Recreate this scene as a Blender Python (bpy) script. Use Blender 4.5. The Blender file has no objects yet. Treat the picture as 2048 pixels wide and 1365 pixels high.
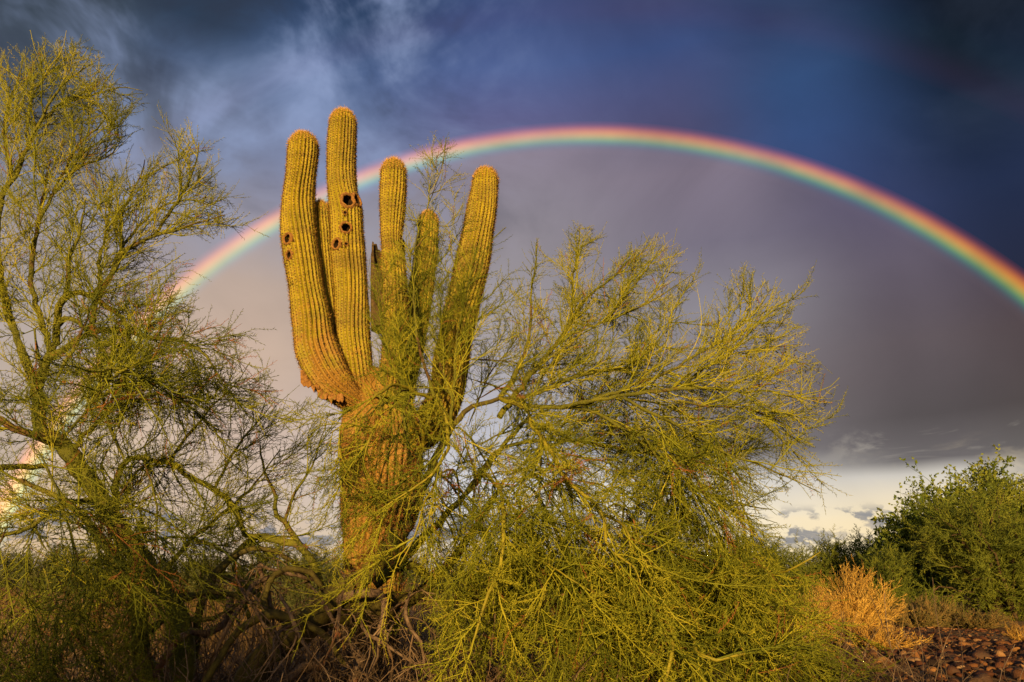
import bpy, math
import numpy as np
from mathutils import Vector
from mathutils.bvhtree import BVHTree

rng = np.random.default_rng(11)
scene = bpy.context.scene
col = scene.collection
R_ = math.radians

# ------------------------------------------------------------------ camera
FPX, PITCH, CAMH = 1365.0, R_(18.7), 1.1          # 24 mm lens on a 36 mm wide frame
cam_data = bpy.data.cameras.new('camera')
cam_data.sensor_width = 36.0
cam_data.lens = 24.0
cam_data.clip_end = 20000.0
cam = bpy.data.objects.new('camera', cam_data)
cam.location = (0, 0, CAMH)
cam.rotation_euler = (math.pi / 2 + PITCH, 0, 0)
col.objects.link(cam)
scene.camera = cam

cy = scene.cycles
cy.max_bounces, cy.diffuse_bounces, cy.glossy_bounces, cy.transparent_max_bounces = 4, 3, 2, 6
cy.caustics_reflective = cy.caustics_refractive = False

# ------------------------------------------------------------------ exposure
EXPOSURE = 0.55
vs = scene.view_settings
vs.view_transform = 'Standard'
vs.look = 'None'
vs.exposure = EXPOSURE
vs.gamma = 1.0
vs.use_curve_mapping = False

# ------------------------------------------------------------------ sun
SUN_EL, ANTI_AZ = R_(6.6), R_(4.75)               # low sun behind the viewer; the rainbow is centred opposite to it
to_sun = Vector((-math.cos(SUN_EL) * math.sin(ANTI_AZ), -math.cos(SUN_EL) * math.cos(ANTI_AZ), math.sin(SUN_EL)))
sun_data = bpy.data.lights.new('sun', 'SUN')
sun_data.energy = 5.0
sun_data.angle = R_(0.6)
sun_data.color = (1.0, 0.64, 0.22)
sun = bpy.data.objects.new('sun', sun_data)
sun.rotation_euler = (-to_sun).to_track_quat('-Z', 'Y').to_euler()
sun.location = (-3, -20, 12)
col.objects.link(sun)


def s2l(c):
    return tuple((v / 255 / 12.92) if v / 255 <= 0.04045 else ((v / 255 + 0.055) / 1.055) ** 2.4 for v in c)


def pix_dir(x, y):
    """unit direction seen at a photo pixel (2048 x 1365)"""
    a, b = (x - 1024.0) / FPX, -(y - 682.5) / FPX
    d = np.array([a, math.cos(PITCH) - b * math.sin(PITCH), math.sin(PITCH) + b * math.cos(PITCH)])
    return d / np.linalg.norm(d)


def at(x, y, Y):
    d = pix_dir(x, y)
    return np.array([0, 0, CAMH]) + d * (Y / d[1])


def on_ground(x, y, z=0.0):
    d = pix_dir(x, y)
    return np.array([0, 0, CAMH]) + d * ((z - CAMH) / d[2])


def mpp(p):
    """metres per photo pixel at a point"""
    return ((p[1]) * math.cos(PITCH) + (p[2] - CAMH) * math.sin(PITCH)) / FPX


# ------------------------------------------------------------------ node helpers
class NT:
    def __init__(self, tree):
        self.t = tree

    def node(self, kind, **kw):
        n = self.t.nodes.new(kind)
        for k, v in kw.items():
            setattr(n, k, v)
        return n

    def link(self, a, b):
        self.t.links.new(a, b)

    def put(self, sock, v):
        if isinstance(v, bpy.types.NodeSocket):
            self.t.links.new(v, sock)
        else:
            sock.default_value = v

    def m(self, op, a, b=None, c=None, clamp=False):
        n = self.node('ShaderNodeMath', operation=op, use_clamp=clamp)
        self.put(n.inputs[0], a)
        if b is not None:
            self.put(n.inputs[1], b)
        if c is not None:
            self.put(n.inputs[2], c)
        return n.outputs[0]

    def smooth(self, x, lo, hi, a=0.0, b=1.0):
        n = self.node('ShaderNodeMapRange', interpolation_type='SMOOTHSTEP')
        self.put(n.inputs[0], x)
        n.inputs[1].default_value, n.inputs[2].default_value = lo, hi
        n.inputs[3].default_value, n.inputs[4].default_value = a, b
        return n.outputs[0]

    def lin(self, x, lo, hi, a=0.0, b=1.0):
        n = self.node('ShaderNodeMapRange')
        self.put(n.inputs[0], x)
        n.inputs[1].default_value, n.inputs[2].default_value = lo, hi
        n.inputs[3].default_value, n.inputs[4].default_value = a, b
        return n.outputs[0]

    def mix(self, f, a, b, blend='MIX'):
        n = self.node('ShaderNodeMix', data_type='RGBA', blend_type=blend, clamp_factor=True)
        self.put(n.inputs[0], f)
        for s, v in ((n.inputs[6], a), (n.inputs[7], b)):
            self.put(s, v if isinstance(v, bpy.types.NodeSocket) else (*v[:3], 1))
        return n.outputs[2]

    def ramp(self, x, stops, interp='LINEAR'):
        n = self.node('ShaderNodeValToRGB')
        cr = n.color_ramp
        cr.interpolation = interp
        while len(cr.elements) < len(stops):
            cr.elements.new(0.5)
        for e, (p, c) in zip(cr.elements, stops):
            e.position = p
            e.color = (*c[:3], 1)
        self.put(n.inputs[0], x)
        return n.outputs[0]

    def noise(self, vec, scale, detail=4, rough=0.55, dist=0.0):
        n = self.node('ShaderNodeTexNoise')
        if vec is not None:
            self.put(n.inputs['Vector'], vec)
        n.inputs['Scale'].default_value = scale
        n.inputs['Detail'].default_value = detail
        n.inputs['Roughness'].default_value = rough
        n.inputs['Distortion'].default_value = dist
        return n.outputs['Fac']

    def vec(self, op, a, b):
        n = self.node('ShaderNodeVectorMath', operation=op)
        self.put(n.inputs[0], a)
        self.put(n.inputs[1], b)
        return n


# ------------------------------------------------------------------ world: storm clouds over a clear low horizon
world = bpy.data.worlds.new('World')
scene.world = world
world.use_nodes = True
W = NT(world.node_tree)
world.node_tree.nodes.clear()
tc = W.node('ShaderNodeTexCoord')
D = tc.outputs['Generated']
sep = W.node('ShaderNodeSeparateXYZ')
W.link(D, sep.inputs[0])
dx, dy, dz = sep.outputs
el = W.m('MULTIPLY', W.m('ARCSINE', dz), 180 / math.pi)               # elevation, degrees
hyp = W.m('SQRT', W.m('MAXIMUM', W.m('SUBTRACT', 1.0, W.m('MULTIPLY', dz, dz)), 1e-5))
su = W.m('DIVIDE', dx, hyp)                                             # sine of the azimuth: carries on evenly all round
anti = (-to_sun).normalized()
dotn = W.vec('DOT_PRODUCT', D, tuple(anti))
rho = W.m('MULTIPLY', W.m('ARCCOSINE', dotn.outputs['Value']), 180 / math.pi)   # angle from the antisolar point

warp = W.node('ShaderNodeTexNoise')
W.link(D, warp.inputs['Vector'])
warp.inputs['Scale'].default_value = 2.3
warp.inputs['Detail'].default_value = 3


def col_ramp(x, samples):
    """elevation ramp of one azimuth column, from (photo y, sRGB) samples"""
    st = []
    for y, c in samples:
        d = pix_dir(x, y)
        st.append((max(0.0, min(1.0, (math.degrees(math.asin(d[2])) + 2) / 62.0)), s2l(c)))
    st.sort(key=lambda s: s[0])
    return W.ramp(eln, st, 'EASE' if False else 'LINEAR')


eln = W.lin(W.m('ADD', el, W.m('MULTIPLY', W.m('SUBTRACT', warp.outputs['Fac'], 0.5), 3.0)), -2, 60)
inside = [
    (40, [(1150, (232, 200, 160)), (1000, (224, 194, 160)), (800, (218, 192, 163)), (600, (198, 178, 162)), (420, (165, 155, 152)), (200, (104, 108, 122)), (0, (66, 75, 88))]),
    (520, [(1140, (214, 188, 156)), (1000, (204, 180, 160)), (850, (207, 181, 163)), (700, (205, 178, 158)), (560, (188, 166, 152)), (450, (166, 156, 158)), (300, (128, 132, 156)), (0, (62, 80, 115))]),
    (1000, [(1150, (236, 216, 186)), (1000, (214, 214, 220)), (850, (188, 186, 194)), (700, (168, 159, 160)), (560, (156, 148, 152)), (400, (144, 136, 147)), (300, (142, 131, 146)), (100, (90, 95, 135))]),
    (1450, [(1150, (246, 222, 170)), (1040, (244, 228, 198)), (960, (210, 204, 196)), (905, (120, 113, 116)), (780, (128, 117, 119)), (620, (144, 138, 145)), (480, (122, 114, 130)), (330, (128, 116, 132)), (100, (70, 75, 110))]),
    (1800, [(1150, (250, 222, 160)), (1060, (250, 225, 172)), (990, (232, 216, 188)), (950, (204, 197, 187)), (922, (104, 97, 98)), (830, (82, 73, 74)), (680, (95, 83, 87)), (520, (97, 87, 101)), (380, (92, 84, 108)), (100, (50, 55, 85))]),
    (2040, [(1150, (245, 220, 170)), (1000, (204, 192, 174)), (935, (140, 134, 128)), (890, (98, 91, 89)), (800, (75, 64, 63)), (650, (80, 66, 68)), (500, (70, 60, 74)), (100, (30, 35, 55))]),
]
outside = [
    (40, [(1150, (205, 182, 160)), (1000, (205, 182, 160)), (800, (196, 176, 160)), (600, (178, 164, 158)), (450, (160, 150, 150)), (300, (120, 122, 136)), (150, (76, 86, 103)), (0, (58, 68, 80))]),
    (300, [(1150, (205, 182, 160)), (700, (180, 166, 160)), (520, (166, 155, 158)), (400, (148, 145, 156)), (280, (112, 118, 138)), (180, (92, 101, 124)), (90, (77, 94, 125)), (0, (46, 64, 88))]),
    (620, [(1150, (190, 178, 170)), (450, (156, 150, 163)), (330, (128, 134, 163)), (220, (106, 123, 160)), (120, (78, 99, 140)), (0, (42, 62, 96))]),
    (1000, [(1150, (150, 140, 160)), (320, (112, 112, 148)), (230, (96, 98, 142)), (130, (80, 98, 148)), (0, (58, 75, 122))]),
    (1350, [(1150, (120, 110, 140)), (260, (78, 76, 112)), (180, (74, 80, 122)), (90, (60, 78, 126)), (0, (60, 68, 108))]),
    (1650, [(1150, (70, 70, 110)), (420, (58, 68, 112)), (260, (54, 78, 126)), (140, (50, 76, 120)), (0, (42, 56, 92))]),
    (2040, [(1150, (30, 35, 60)), (560, (32, 34, 58)), (350, (28, 38, 68)), (180, (21, 33, 54)), (0, (11, 18, 30))]),
]


def table(cols):
    out = None
    prev = None
    for x, smp in cols:
        c = col_ramp(x, smp)
        d = pix_dir(x, 500)
        s = d[0] / math.hypot(d[0], d[1])
        out = c if out is None else W.mix(W.smooth(su, prev, s), out, c)
        prev = s
    return out


sky_in, sky_out = table(inside), table(outside)
base = W.mix(W.smooth(rho, 40.6, 42.3), sky_in, sky_out)

# cloud relief: torn folds in the upper deck, stretched along the horizon lower down
mapn = W.node('ShaderNodeMapping')
W.link(D, mapn.inputs[0])
mapn.inputs['Scale'].default_value = (1.0, 1.0, 1.25)
mapn.inputs['Location'].default_value = (0.35, 0.1, 0.22)
n1 = W.noise(mapn.outputs[0], 3.6, 6, 0.56, 0.7)
n2 = W.noise(mapn.outputs[0], 8.5, 4, 0.55, 0.5)
fold = W.m('ADD', W.m('MULTIPLY', n1, 0.72), W.m('MULTIPLY', n2, 0.28))
lit = W.smooth(fold, 0.45, 0.66)
drk = W.smooth(fold, 0.485, 0.35)
torn = W.m('MULTIPLY', W.smooth(su, 0.12, -0.25, 0.03, 1.0), W.smooth(el, 21, 31))
base = W.mix(W.m('MULTIPLY', lit, W.m('MULTIPLY', torn, 0.85)), base, s2l((146, 162, 200)))
base = W.mix(W.m('MULTIPLY', drk, W.m('MULTIPLY', torn, 0.72)), base, s2l((48, 54, 70)))
# soft mottling everywhere
mot = W.lin(n1, 0.3, 0.7, 0.90, 1.10)
mc = W.node('ShaderNodeCombineXYZ')
for i in range(3):
    W.link(mot, mc.inputs[i])
base = W.mix(1.0, base, mc.outputs[0], 'MULTIPLY')
# small blue-grey cumulus and pale streaks in the clear strip above the horizon
map2 = W.node('ShaderNodeMapping')
W.link(D, map2.inputs[0])
map2.inputs['Scale'].default_value = (1.0, 1.0, 2.6)
map2.inputs['Location'].default_value = (0.06, 0.0, 0.1)
map3 = W.node('ShaderNodeMapping')
W.link(D, map3.inputs[0])
map3.inputs['Scale'].default_value = (1.0, 1.0, 1.7)
map3.inputs['Location'].default_value = (0.67, 0.35, 0.29)
n3 = W.noise(map3.outputs[0], 21.0, 5, 0.62, 0.2)
strip = W.m('MULTIPLY', W.smooth(el, 1.0, 2.2), W.smooth(el, 5.0, 3.8))
base = W.mix(W.m('MULTIPLY', W.smooth(n3, 0.505, 0.585), W.m('MULTIPLY', strip, 0.85)), base, s2l((112, 118, 134)))
n4 = W.noise(map2.outputs[0], 5.0, 5, 0.6, 0.8)
low = W.m('MULTIPLY', W.smooth(el, 9.5, 6.5), W.smooth(el, 0.0, 2.0))
base = W.mix(W.m('MULTIPLY', W.smooth(n4, 0.5, 0.66), W.m('MULTIPLY', low, 0.5)), base, s2l((252, 230, 190)))
# ragged under-edge of the dark deck on the right
n5 = W.noise(map2.outputs[0], 7.0, 6, 0.6, 0.6)
edge = W.m('MULTIPLY', W.smooth(el, 7.2, 8.4), W.smooth(el, 10.8, 9.0))
edge = W.m('MULTIPLY', edge, W.smooth(su, 0.38, 0.5))
base = W.mix(W.m('MULTIPLY', W.smooth(n5, 0.5, 0.64), W.m('MULTIPLY', edge, 0.5)), base, s2l((196, 186, 172)))
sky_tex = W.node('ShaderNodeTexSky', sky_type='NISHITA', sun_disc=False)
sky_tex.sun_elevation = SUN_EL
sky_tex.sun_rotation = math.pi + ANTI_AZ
SKY_STRENGTH = 0.1
k = 1.0 / (SKY_STRENGTH * 2 ** EXPOSURE)
scl = W.node('ShaderNodeVectorMath', operation='SCALE')
W.link(base, scl.inputs[0])
scl.inputs['Scale'].default_value = k
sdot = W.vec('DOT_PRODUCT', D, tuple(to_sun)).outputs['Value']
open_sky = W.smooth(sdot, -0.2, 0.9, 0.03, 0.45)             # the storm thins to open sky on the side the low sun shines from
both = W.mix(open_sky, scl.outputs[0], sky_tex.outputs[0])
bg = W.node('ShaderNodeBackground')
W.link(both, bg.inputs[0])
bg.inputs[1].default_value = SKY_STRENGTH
world.cycles.sampling_method = 'MANUAL'
world.cycles.sample_map_resolution = 256
wo = W.node('ShaderNodeOutputWorld')
W.link(bg.outputs[0], wo.inputs[0])


# ------------------------------------------------------------------ material helpers
def new_mat(name):
    m = bpy.data.materials.new(name)
    m.use_nodes = True
    t = NT(m.node_tree)
    p = m.node_tree.nodes['Principled BSDF']
    p.inputs['Roughness'].default_value = 0.7
    p.inputs['Specular IOR Level'].default_value = 0.25
    return m, t, p


def bump(t, p, h, strength=0.5, dist=0.02):
    b = t.node('ShaderNodeBump')
    b.inputs['Strength'].default_value = strength
    b.inputs['Distance'].default_value = dist
    t.link(h, b.inputs['Height'])
    t.link(b.outputs[0], p.inputs['Normal'])


def attr(t, name):
    n = t.node('ShaderNodeAttribute')
    n.attribute_name = name
    return n


def obj_coord(t):
    return t.node('ShaderNodeNewGeometry').outputs['Position']


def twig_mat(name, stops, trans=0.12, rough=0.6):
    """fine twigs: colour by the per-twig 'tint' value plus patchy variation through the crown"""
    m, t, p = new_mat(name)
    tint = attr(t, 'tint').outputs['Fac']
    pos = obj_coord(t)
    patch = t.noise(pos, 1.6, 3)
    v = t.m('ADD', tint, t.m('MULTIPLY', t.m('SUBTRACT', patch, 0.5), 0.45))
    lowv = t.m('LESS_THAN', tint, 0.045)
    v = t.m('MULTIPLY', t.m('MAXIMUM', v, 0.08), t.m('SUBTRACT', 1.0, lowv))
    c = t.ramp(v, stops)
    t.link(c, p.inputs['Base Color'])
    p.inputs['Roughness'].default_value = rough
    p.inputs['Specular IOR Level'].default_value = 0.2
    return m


M = {}
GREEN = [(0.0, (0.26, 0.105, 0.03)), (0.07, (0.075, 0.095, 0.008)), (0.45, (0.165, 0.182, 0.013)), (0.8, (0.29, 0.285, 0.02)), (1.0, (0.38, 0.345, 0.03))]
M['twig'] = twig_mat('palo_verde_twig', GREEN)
M['twig_dark'] = twig_mat('creosote_leaf', [(0.0, (0.12, 0.05, 0.015)), (0.07, (0.058, 0.078, 0.010)), (0.5, (0.115, 0.142, 0.016)), (1.0, (0.20, 0.21, 0.026))])
M['leaf'] = twig_mat('mesquite_leaf', [(0.0, (0.08, 0.05, 0.015)), (0.07, (0.06, 0.092, 0.011)), (0.5, (0.12, 0.16, 0.018)), (1.0, (0.21, 0.23, 0.032))])
M['far'] = twig_mat('far_shrub_leaf', [(0.0, (0.10, 0.06, 0.02)), (0.07, (0.05, 0.065, 0.018)), (0.5, (0.085, 0.098, 0.028)), (1.0, (0.14, 0.14, 0.045))])
M['gold'] = twig_mat('golden_dry_stem', [(0.0, (0.20, 0.09, 0.03)), (0.07, (0.28, 0.14, 0.03)), (0.5, (0.50, 0.30, 0.06)), (1.0, (0.68, 0.45, 0.11))])
M['tuft'] = twig_mat('dry_tuft_stem', [(0.0, (0.12, 0.07, 0.03)), (0.07, (0.11, 0.10, 0.03)), (0.5, (0.18, 0.13, 0.045)), (1.0, (0.30, 0.18, 0.06))])
M['straw'] = twig_mat('straw', [(0.0, (0.10, 0.055, 0.02)), (0.07, (0.13, 0.08, 0.03)), (0.5, (0.22, 0.13, 0.045)), (1.0, (0.34, 0.21, 0.07))])
M['dead'] = twig_mat('dead_twig', [(0.0, (0.20, 0.07, 0.025)), (0.07, (0.085, 0.055, 0.034)), (0.5, (0.15, 0.098, 0.062)), (1.0, (0.25, 0.175, 0.12))])


def bark_mat():
    m, t, p = new_mat('palo_verde_bark')
    pos = obj_coord(t)
    n = t.noise(pos, 5, 5, 0.6)
    fine = t.noise(pos, 38, 4, 0.6)
    rgh = t.noise(pos, 2.2, 4, 0.6)
    c = t.ramp(n, [(0.3, (0.075, 0.08, 0.010)), (0.55, (0.13, 0.132, 0.014)), (0.75, (0.22, 0.20, 0.024))])
    c = t.mix(t.m('MULTIPLY', t.smooth(fine, 0.56, 0.68), 0.55), c, (0.085, 0.06, 0.028))
    # old bark turns to brown scabs and bare orange wood in patches of its own
    c = t.mix(t.m('MULTIPLY', t.smooth(rgh, 0.56, 0.63), 0.85), c, t.ramp(fine, [(0.35, (0.045, 0.026, 0.014)), (0.65, (0.19, 0.10, 0.045))]))
    t.link(c, p.inputs['Base Color'])
    h = t.m('ADD', fine, t.m('MULTIPLY', t.smooth(rgh, 0.6, 0.66), t.noise(pos, 60, 3)))
    bump(t, p, h, 1.0, 0.025)
    p.inputs['Roughness'].default_value = 0.62
    return m


def deadwood_mat():
    m, t, p = new_mat('dead_wood')
    pos = obj_coord(t)
    mp = t.node('ShaderNodeMapping')
    t.link(pos, mp.inputs[0])
    mp.inputs['Scale'].default_value = (1, 1, 0.35)
    n = t.noise(mp.outputs[0], 30, 6, 0.65, 0.4)
    big = t.noise(pos, 3.1, 3)
    c = t.ramp(n, [(0.3, (0.05, 0.03, 0.02)), (0.5, (0.15, 0.10, 0.07)), (0.75, (0.26, 0.19, 0.14))])
    c = t.mix(t.m('MULTIPLY', t.smooth(big, 0.55, 0.65), 0.7), c, (0.22, 0.075, 0.03))
    t.link(c, p.inputs['Base Color'])
    bump(t, p, n, 0.9, 0.02)
    p.inputs['Roughness'].default_value = 0.85
    return m


def cactus_mat():
    m, t, p = new_mat('saguaro_skin')
    pos = obj_coord(t)
    crest = attr(t, 'crest').outputs['Fac']
    age = attr(t, 'age').outputs['Fac']
    n = t.noise(pos, 6, 5, 0.6)
    big = t.noise(pos, 1.9, 4, 0.6)
    fine = t.noise(pos, 60, 3)
    c = t.ramp(n, [(0.28, (0.19, 0.17, 0.012)), (0.5, (0.30, 0.25, 0.015)), (0.75, (0.42, 0.33, 0.025))])
    c = t.mix(t.m('MULTIPLY', t.smooth(big, 0.52, 0.66), 0.55), c, (0.16, 0.135, 0.03))
    mpz = t.node('ShaderNodeMapping')
    t.link(pos, mpz.inputs[0])
    mpz.inputs['Scale'].default_value = (0.9, 0.9, 4.2)
    band = t.noise(mpz.outputs[0], 1.5, 4, 0.6)
    c = t.mix(t.m('MULTIPLY', t.smooth(band, 0.50, 0.68), 0.6), c, (0.13, 0.095, 0.02))
    c = t.mix(t.m('MULTIPLY', t.smooth(crest, 0.6, 1.0), 0.30), c, (0.36, 0.25, 0.04))
    # corky orange-brown skin on the old wood near the foot of each arm and down the trunk
    a = t.m('ADD', age, t.m('MULTIPLY', t.m('SUBTRACT', n, 0.5), 1.3))
    cork = t.ramp(fine, [(0.3, (0.17, 0.085, 0.026)), (0.7, (0.36, 0.175, 0.045))])
    c = t.mix(t.m('MULTIPLY', t.smooth(a, 0.45, 0.75), 0.8), c, cork)
    c = t.mix(t.m('MULTIPLY', t.smooth(t.noise(pos, 3.3, 5, 0.7), 0.64, 0.70), t.smooth(a, 0.35, 0.8)), c, (0.055, 0.032, 0.018))
    t.link(c, p.inputs['Base Color'])
    bump(t, p, t.m('ADD', n, fine), 0.35, 0.01)
    p.inputs['Roughness'].default_value = 0.6
    return m


def spine_mat():
    m, t, p = new_mat('saguaro_spine')
    tint = attr(t, 'tint').outputs['Fac']
    c = t.ramp(tint, [(0.0, (0.045, 0.025, 0.015)), (0.2, (0.10, 0.05, 0.02)), (0.5, (0.42, 0.24, 0.045)), (1.0, (0.62, 0.38, 0.09))])
    t.link(c, p.inputs['Base Color'])
    return m


def plain(name, c, rough=0.8, c2=None, scale=20):
    m, t, p = new_mat(name)
    if c2 is None:
        c2 = tuple(v * 0.55 for v in c)
    n = t.noise(obj_coord(t), scale, 5, 0.65)
    t.link(t.ramp(n, [(0.35, c2), (0.65, c)]), p.inputs['Base Color'])
    bump(t, p, n, 0.7, 0.01)
    p.inputs['Roughness'].default_value = rough
    return m


M['bark'] = bark_mat()
M['dark_bark'] = plain('dark_bark', (0.115, 0.098, 0.02), 0.8, (0.04, 0.03, 0.012), 18)  # darker olive-brown bark; also stands in for shade on the thick low limbs
M['young'] = plain('young_bark', (0.29, 0.25, 0.022), 0.6, (0.15, 0.135, 0.013), 16)
M['deadwood'] = deadwood_mat()
M['cactus'] = cactus_mat()
M['spine'] = spine_mat()
M['cork'] = plain('callus_cork', (0.34, 0.17, 0.05), 0.85, (0.14, 0.065, 0.02), 45)
M['hole'] = plain('hole_lining', (0.035, 0.018, 0.010), 0.95, None, 40)
M['stump'] = plain('dead_stump', (0.13, 0.085, 0.035), 0.9, (0.04, 0.026, 0.014), 22)
M['shrub_wood'] = plain('shrub_wood', (0.10, 0.065, 0.035), 0.9, None, 25)


def ground_mat():
    m, t, p = new_mat('desert_soil')
    pos = obj_coord(t)
    a, b, f = t.noise(pos, 0.35, 5, 0.6), t.noise(pos, 3.0, 6, 0.65), t.noise(pos, 45, 4, 0.7)
    c = t.ramp(b, [(0.3, (0.10, 0.052, 0.026)), (0.7, (0.20, 0.11, 0.052))])
    c = t.mix(t.m('MULTIPLY', t.smooth(a, 0.45, 0.62), 0.6), c, (0.26, 0.165, 0.07))
    c = t.mix(t.m('MULTIPLY', t.smooth(f, 0.5, 0.75), 0.5), c, (0.30, 0.19, 0.11))
    t.link(c, p.inputs['Base Color'])
    bump(t, p, t.m('ADD', f, b), 1.0, 0.04)
    p.inputs['Roughness'].default_value = 0.95
    return m


STONE = [(0.0, (0.022, 0.014, 0.012)), (0.25, (0.055, 0.024, 0.016)), (0.45, (0.105, 0.040, 0.020)), (0.62, (0.075, 0.046, 0.034)), (0.8, (0.16, 0.066, 0.026)), (0.94, (0.26, 0.13, 0.05)), (1.0, (0.32, 0.20, 0.11))]


def stone_mat(by_object):
    m, t, p = new_mat('river_stone' if by_object else 'small_river_stone')
    if by_object:
        v = t.node('ShaderNodeObjectInfo').outputs['Random']
    else:
        v = attr(t, 'tint').outputs['Fac']
    pos = obj_coord(t)
    n, f = t.noise(pos, 9, 4, 0.6), t.noise(pos, 70, 4, 0.7)
    v = t.m('ADD', v, t.m('MULTIPLY', t.m('SUBTRACT', n, 0.5), 0.35))
    c = t.ramp(v, STONE)
    c = t.mix(t.m('MULTIPLY', t.smooth(f, 0.55, 0.8), 0.25), c, (0.26, 0.15, 0.08))
    t.link(c, p.inputs['Base Color'])
    bump(t, p, f, 0.8, 0.015)
    p.inputs['Specular IOR Level'].default_value = 0.12
    p.inputs['Roughness'].default_value = 0.7
    return m


M['ground'] = ground_mat()
M['stone'] = stone_mat(True)
M['stones'] = stone_mat(False)


# ------------------------------------------------------------------ mesh helpers
def make_mesh(name, V, quads=None, tris=None, tint=None, extra=None, smooth=True):
    V = np.asarray(V, np.float32).reshape(-1, 3)
    me = bpy.data.meshes.new(name)
    loops, starts, n = [], [], 0
    if quads is not None and len(quads):
        q = np.asarray(quads, np.int32).reshape(-1, 4)
        loops.append(q.ravel())
        starts.append(np.arange(len(q), dtype=np.int32) * 4)
        n = q.size
    if tris is not None and len(tris):
        q = np.asarray(tris, np.int32).reshape(-1, 3)
        loops.append(q.ravel())
        starts.append(np.arange(len(q), dtype=np.int32) * 3 + n)
    loops, starts = np.concatenate(loops), np.concatenate(starts)
    me.vertices.add(len(V))
    me.vertices.foreach_set('co', V.ravel())
    me.loops.add(len(loops))
    me.loops.foreach_set('vertex_index', loops)
    me.polygons.add(len(starts))
    me.polygons.foreach_set('loop_start', starts)
    me.update(calc_edges=True)
    me.polygons.foreach_set('use_smooth', np.full(len(starts), smooth, dtype=bool))
    for nm, arr in [('tint', tint)] + list((extra or {}).items()):
        if arr is not None:
            a = me.attributes.new(nm, 'FLOAT', 'POINT')
            a.data.foreach_set('value', np.asarray(arr, np.float32).ravel())
    return me


def link(name, me, mat, parent=None, kind=None):
    o = bpy.data.objects.new(name, me)
    col.objects.link(o)
    if mat is not None and not me.materials:
        me.materials.append(mat)
    if parent is not None:
        o.parent = parent
        q = parent
        off = Vector((0, 0, 0))
        while q is not None:
            off += q.location
            q = q.parent
        o.location = -off if not o.get('own') else o.location
    if kind:
        o['kind'] = kind
    return o


def thing(name, label, cat, loc=(0, 0, 0), group=None):
    o = bpy.data.objects.new(name, None)
    o.empty_display_size = 0.2
    col.objects.link(o)
    o.location = tuple(float(v) for v in loc)
    return tag(o, label, cat, group)


def tag(o, label, cat, group=None):
    o['label'], o['category'] = label, cat
    if group:
        o['group'] = group
    return o


def unit(v):
    return v / np.maximum(np.linalg.norm(v, axis=-1, keepdims=True), 1e-9)


class Bag:
    """collects tubes and spikes, ends as one mesh"""

    def __init__(self):
        self.V, self.Q, self.T, self.t, self.n = [], [], [], [], 0

    def tubes(self, P, Rd, S, tint):
        """P (N,K,3), Rd (N,K), tint (N,)"""
        N, K, _ = P.shape
        if N == 0:
            return
        tan = unit(np.gradient(P, axis=1))
        mean = unit(P[:, -1] - P[:, 0])
        ref = unit(np.cross(mean, rng.normal(size=(N, 3))))[:, None, :]
        a = unit(np.cross(tan, np.cross(ref, tan)) + 1e-6)
        b = np.cross(tan, a)
        th = np.arange(S) * 2 * math.pi / S
        ring = P[:, :, None, :] + Rd[:, :, None, None] * (a[:, :, None, :] * np.cos(th)[None, None, :, None] + b[:, :, None, :] * np.sin(th)[None, None, :, None])
        self.V.append(ring.reshape(-1, 3))
        idx = np.arange(N * K * S).reshape(N, K, S) + self.n
        i0, i1 = idx[:, :-1], idx[:, 1:]
        q = np.stack([i0, np.roll(i0, -1, 2), np.roll(i1, -1, 2), i1], -1)
        self.Q.append(q.reshape(-1, 4))
        self.t.append(np.repeat(tint, K * S))
        self.n += N * K * S

    def spikes(self, A, B, r, tint):
        """three-sided tapering spikes from A to B; r (N,)"""
        N = len(A)
        if N == 0:
            return
        d = unit(B - A)
        a = unit(np.cross(d, rng.normal(size=(N, 3))))
        b = np.cross(d, a)
        th = np.arange(3) * 2 * math.pi / 3
        base = A[:, None, :] + r[:, None, None] * (a[:, None, :] * np.cos(th)[None, :, None] + b[:, None, :] * np.sin(th)[None, :, None])
        self.V.append(np.concatenate([base, B[:, None, :]], 1).reshape(-1, 3))
        i = (np.arange(N) * 4 + self.n)[:, None, None]
        self.T.append((i + np.array([[0, 1, 3], [1, 2, 3], [2, 0, 3]])[None]).reshape(-1, 3))
        self.t.append(np.repeat(tint, 4))
        self.n += N * 4

    def leaves(self, C, d, w, ln, tint):
        """small folded leaf: four points, two triangles"""
        N = len(C)
        d = unit(d)
        a = unit(np.cross(d, rng.normal(size=(N, 3))))
        V = np.stack([C, C + d * (ln * 0.5)[:, None] + a * w[:, None], C + d * ln[:, None], C + d * (ln * 0.5)[:, None] - a * w[:, None]], 1)
        self.V.append(V.reshape(-1, 3))
        i = (np.arange(N) * 4 + self.n)[:, None, None]
        self.T.append((i + np.array([[0, 1, 2], [0, 2, 3]])[None]).reshape(-1, 3))
        self.t.append(np.repeat(tint, 4))
        self.n += N * 4

    def mesh(self, name, smooth=True):
        return make_mesh(name, np.concatenate(self.V), np.concatenate(self.Q) if self.Q else None, np.concatenate(self.T) if self.T else None, np.concatenate(self.t), smooth=smooth)


def sample(P, i, t):
    """points and tangents on chains P at chain i, parameter t"""
    K = P.shape[1]
    f = np.clip(t, 0, 0.9999) * (K - 1)
    k = f.astype(int)
    u = (f - k)[:, None]
    a, b = P[i, k], P[i, k + 1]
    return a * (1 - u) + b * u, unit(b - a), k, u[:, 0]


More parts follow.
